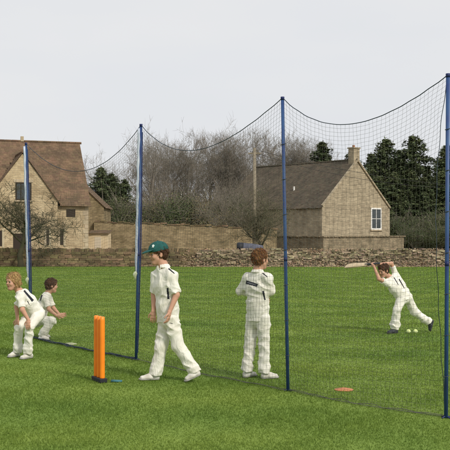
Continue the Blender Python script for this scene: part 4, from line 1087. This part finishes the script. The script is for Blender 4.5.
# blond boy with hands on knees
make_person(11.4, 358, dict(head=(12.8,281.5,-.06), neck=(19.5,291.5,.0),
  shL=(20,296,-.10), elL=(22.5,310,-.17), wrL=(28.5,320,-.17), shR=(24,293,.10), elR=(16.5,307,.10), wrR=(17.5,319,.03),
  hpL=(39,314,.12), hpR=(35,313,.25), knL=(29.5,327,-.11), knR=(19,327,.05), anL=(28,351,-.05), anR=(17.5,350,.12),
  HL_=(32.5,.002,.03), TL_=(20,.004,-.14), HR_=(19,.002,.20), TR_=(8,.004,.03)),
  dict(px0=24, face=(-.62,-.78,-.10), S=.93, h=.0048, hair=('hair_blond','mop'), seed=7,
       handL=((-.05,-.3,-1), (.2,.9,-.2), .3, 1), handR=((-.1,-.3,-1), (.2,.9,-.2), .3, 1), sleeveL=.85, sleeveR=.85, flare=.98,
       marks=[trim((24,290.5),(33,301),1.2,1,1.9), trim((27.5,301),(29.5,305),.7)]),
  'blond person in cricket whites leaning forward with hands on knees at the left edge')
# crouching boy behind
make_person(13.45, 339, dict(head=(51.8,285.5,0), neck=(47.8,293.5,0),
  shL=(48,297,.12), elL=(53.5,308,.14), wrL=(59.5,314.5,.09), shR=(45,297,-.11), elR=(49,309.5,-.17), wrR=(56.5,315.5,-.16),
  hpL=(38,320,.07), hpR=(37,320,-.06), knL=(53,321,.17), knR=(51.5,320,-.15), anL=(43,334,.14), anR=(42.5,334,-.12),
  HL_=(40,.002,.15), TL_=(51,.004,.17), HR_=(38.5,.002,-.12), TR_=(50,.004,-.15)),
  dict(px0=44, face=(.92,.36,-.10), S=.90, h=.0055, hair=('hair_brown','short'), seed=9,
       handL=((1,0,-.05), (0,-1,.1), .3, -1), handR=((1,.1,-.02), (0,1,.1), .3, 1), sleeveL=.8, sleeveR=.8, flare=.95,
       marks=[trim((42,295),(40,301),1.1)]),
  'dark haired person in cricket whites crouching and facing right behind the blond one')
# batter
root, jb, ob = make_person(14.3, 333, dict(head=(383.3,270.5,-.08), neck=(389.5,277.5,0),
  shL=(387,283,-.12), elL=(379,279,-.27), wrL=(374,266.5,-.22), shR=(396.5,277,.10), elR=(391.5,263.5,.06), wrR=(379.5,264,-.13),
  hpL=(401.5,298,-.07), hpR=(407.5,297,.07), knL=(397,309.5,-.12), knR=(414.5,312,.08), anL=(394.5,327,-.09), anR=(428,321.5,.10),
  HL_=(398,.002,-.09), TL_=(386.5,.004,-.14), HR_=(434,.19,.10), TR_=(430.5,.002,.10)),
  dict(px0=405, face=(-.72,-.62,-.35), S=.92, h=.0055, hair=('hair_brown','short'), seed=11, shoe='shoe_dark', sole='sole_dark',
       handL=((-.25,.5,.8), (.3,.8,-.5), .95, 1), handR=((-.9,-.2,.1), (0,-.5,-.8), .95, -1), sleeveL=.6, sleeveR=.8, flare=1.12, girth=1.13,
       marks=[trim((394,277.5),(398.5,285),.7), trim((399,279),(404.5,288.5),.9)]),
  'person in cricket whites lunging left with arms raised after a bat stroke')
def bat():
    hand = at(373.8, 263.8, 14.3-.2); tip = at(346, 266.2, 14.3+.22)
    root = empty('cricket_bat', hand); tag(root, 'pale wooden cricket bat held up behind the head of the lunging batter', 'bat')
    d = unit(tip-hand); a = unit(np.cross(d, UP)); n = np.cross(a, d); a2 = unit(a+n*.65); n = np.cross(a2, d); a = a2; Lb = np.linalg.norm(tip-hand)
    b = MB(); st = -d*.10; b.tube([st, d*.17], .016, 12); b.tube([st-d*.012, st], .019, 12); b.build('handle', M['grip'], root, True)
    V = []; F = []; L0 = .12; secs = [(0,.018,.014),(.05,.042,.018),(.10,.052,.022),(.32,.054,.032),(.44,.054,.026),(.50,.048,.014)]
    for s, w, t in secs:
        for (x, y) in ((-1,.35),(-1,-.35),(0,-1),(1,-.35),(1,.35),(0,.5)): V.append(d*(L0+s*(Lb-L0)/.5)+a*x*w+n*y*t)
    k = 6
    for i in range(len(secs)-1):
        for q in range(k): F.append((i*k+q, i*k+(q+1)%k, (i+1)*k+(q+1)%k, (i+1)*k+q))
    F += [tuple(range(k))[::-1], tuple((len(secs)-1)*k+q for q in range(k))]
    add_mesh('blade', V, F, M['willow'], root)
bat()

# ---------------------------------------------------------------- light, world, camera
SUN = unit((.50,-.62,.62)); el = math.asin(SUN[2]); az = math.atan2(SUN[0], SUN[1])
sl = bpy.data.lights.new('sun', 'SUN'); sl.energy = 2.7; sl.angle = math.radians(9); sl.color = (1,.94,.84)
so = bpy.data.objects.new('sun', sl); C.objects.link(so)
from mathutils import Vector
so.rotation_euler = Vector(tuple(SUN)).to_track_quat('Z','Y').to_euler()
w = bpy.data.worlds.new('World'); bpy.context.scene.world = w; w.use_nodes = True
nt = w.node_tree; N = nt.nodes; L = nt.links; bg = N['Background']
sk = N.new('ShaderNodeTexSky'); sk.sky_type = 'NISHITA'; sk.sun_disc = False; sk.sun_elevation = el; sk.sun_rotation = az; sk.dust_density = 4
# thin high overcast laid over the clear sky
tc = N.new('ShaderNodeTexCoord'); nz = N.new('ShaderNodeTexNoise'); nz.inputs['Scale'].default_value = 2.2; nz.inputs['Detail'].default_value = 4
mp = N.new('ShaderNodeMapping'); mp.inputs['Scale'].default_value = (1,1,3); L.new(tc.outputs['Generated'], mp.inputs[0]); L.new(mp.outputs[0], nz.inputs['Vector'])
rp = N.new('ShaderNodeValToRGB'); rp.color_ramp.elements[0].position = .3; rp.color_ramp.elements[1].position = .7
rp.color_ramp.elements[0].color = (7.6,7.85,8.3,1); rp.color_ramp.elements[1].color = (8.5,8.5,8.55,1)
L.new(nz.outputs['Fac'], rp.inputs['Fac'])
mx = N.new('ShaderNodeMix'); mx.data_type = 'RGBA'; mx.inputs[0].default_value = .93
L.new(sk.outputs[0], mx.inputs[6]); L.new(rp.outputs[0], mx.inputs[7]); L.new(mx.outputs[2], bg.inputs['Color']); bg.inputs['Strength'].default_value = .10

cam = bpy.data.cameras.new('camera'); co = bpy.data.objects.new('camera', cam); C.objects.link(co)
co.location = (0,0,CH); co.rotation_euler = (math.radians(90),0,0); cam.sensor_width = 36; cam.lens = 36*F0/450; cam.shift_y = (HZ-225)/450
cam.clip_start = .1; cam.clip_end = 3000
sc = bpy.context.scene; sc.camera = co
sc.view_settings.view_transform = 'Standard'; sc.view_settings.look = 'None'; sc.view_settings.exposure = 0; sc.view_settings.gamma = 1
sc.view_settings.use_curve_mapping = False
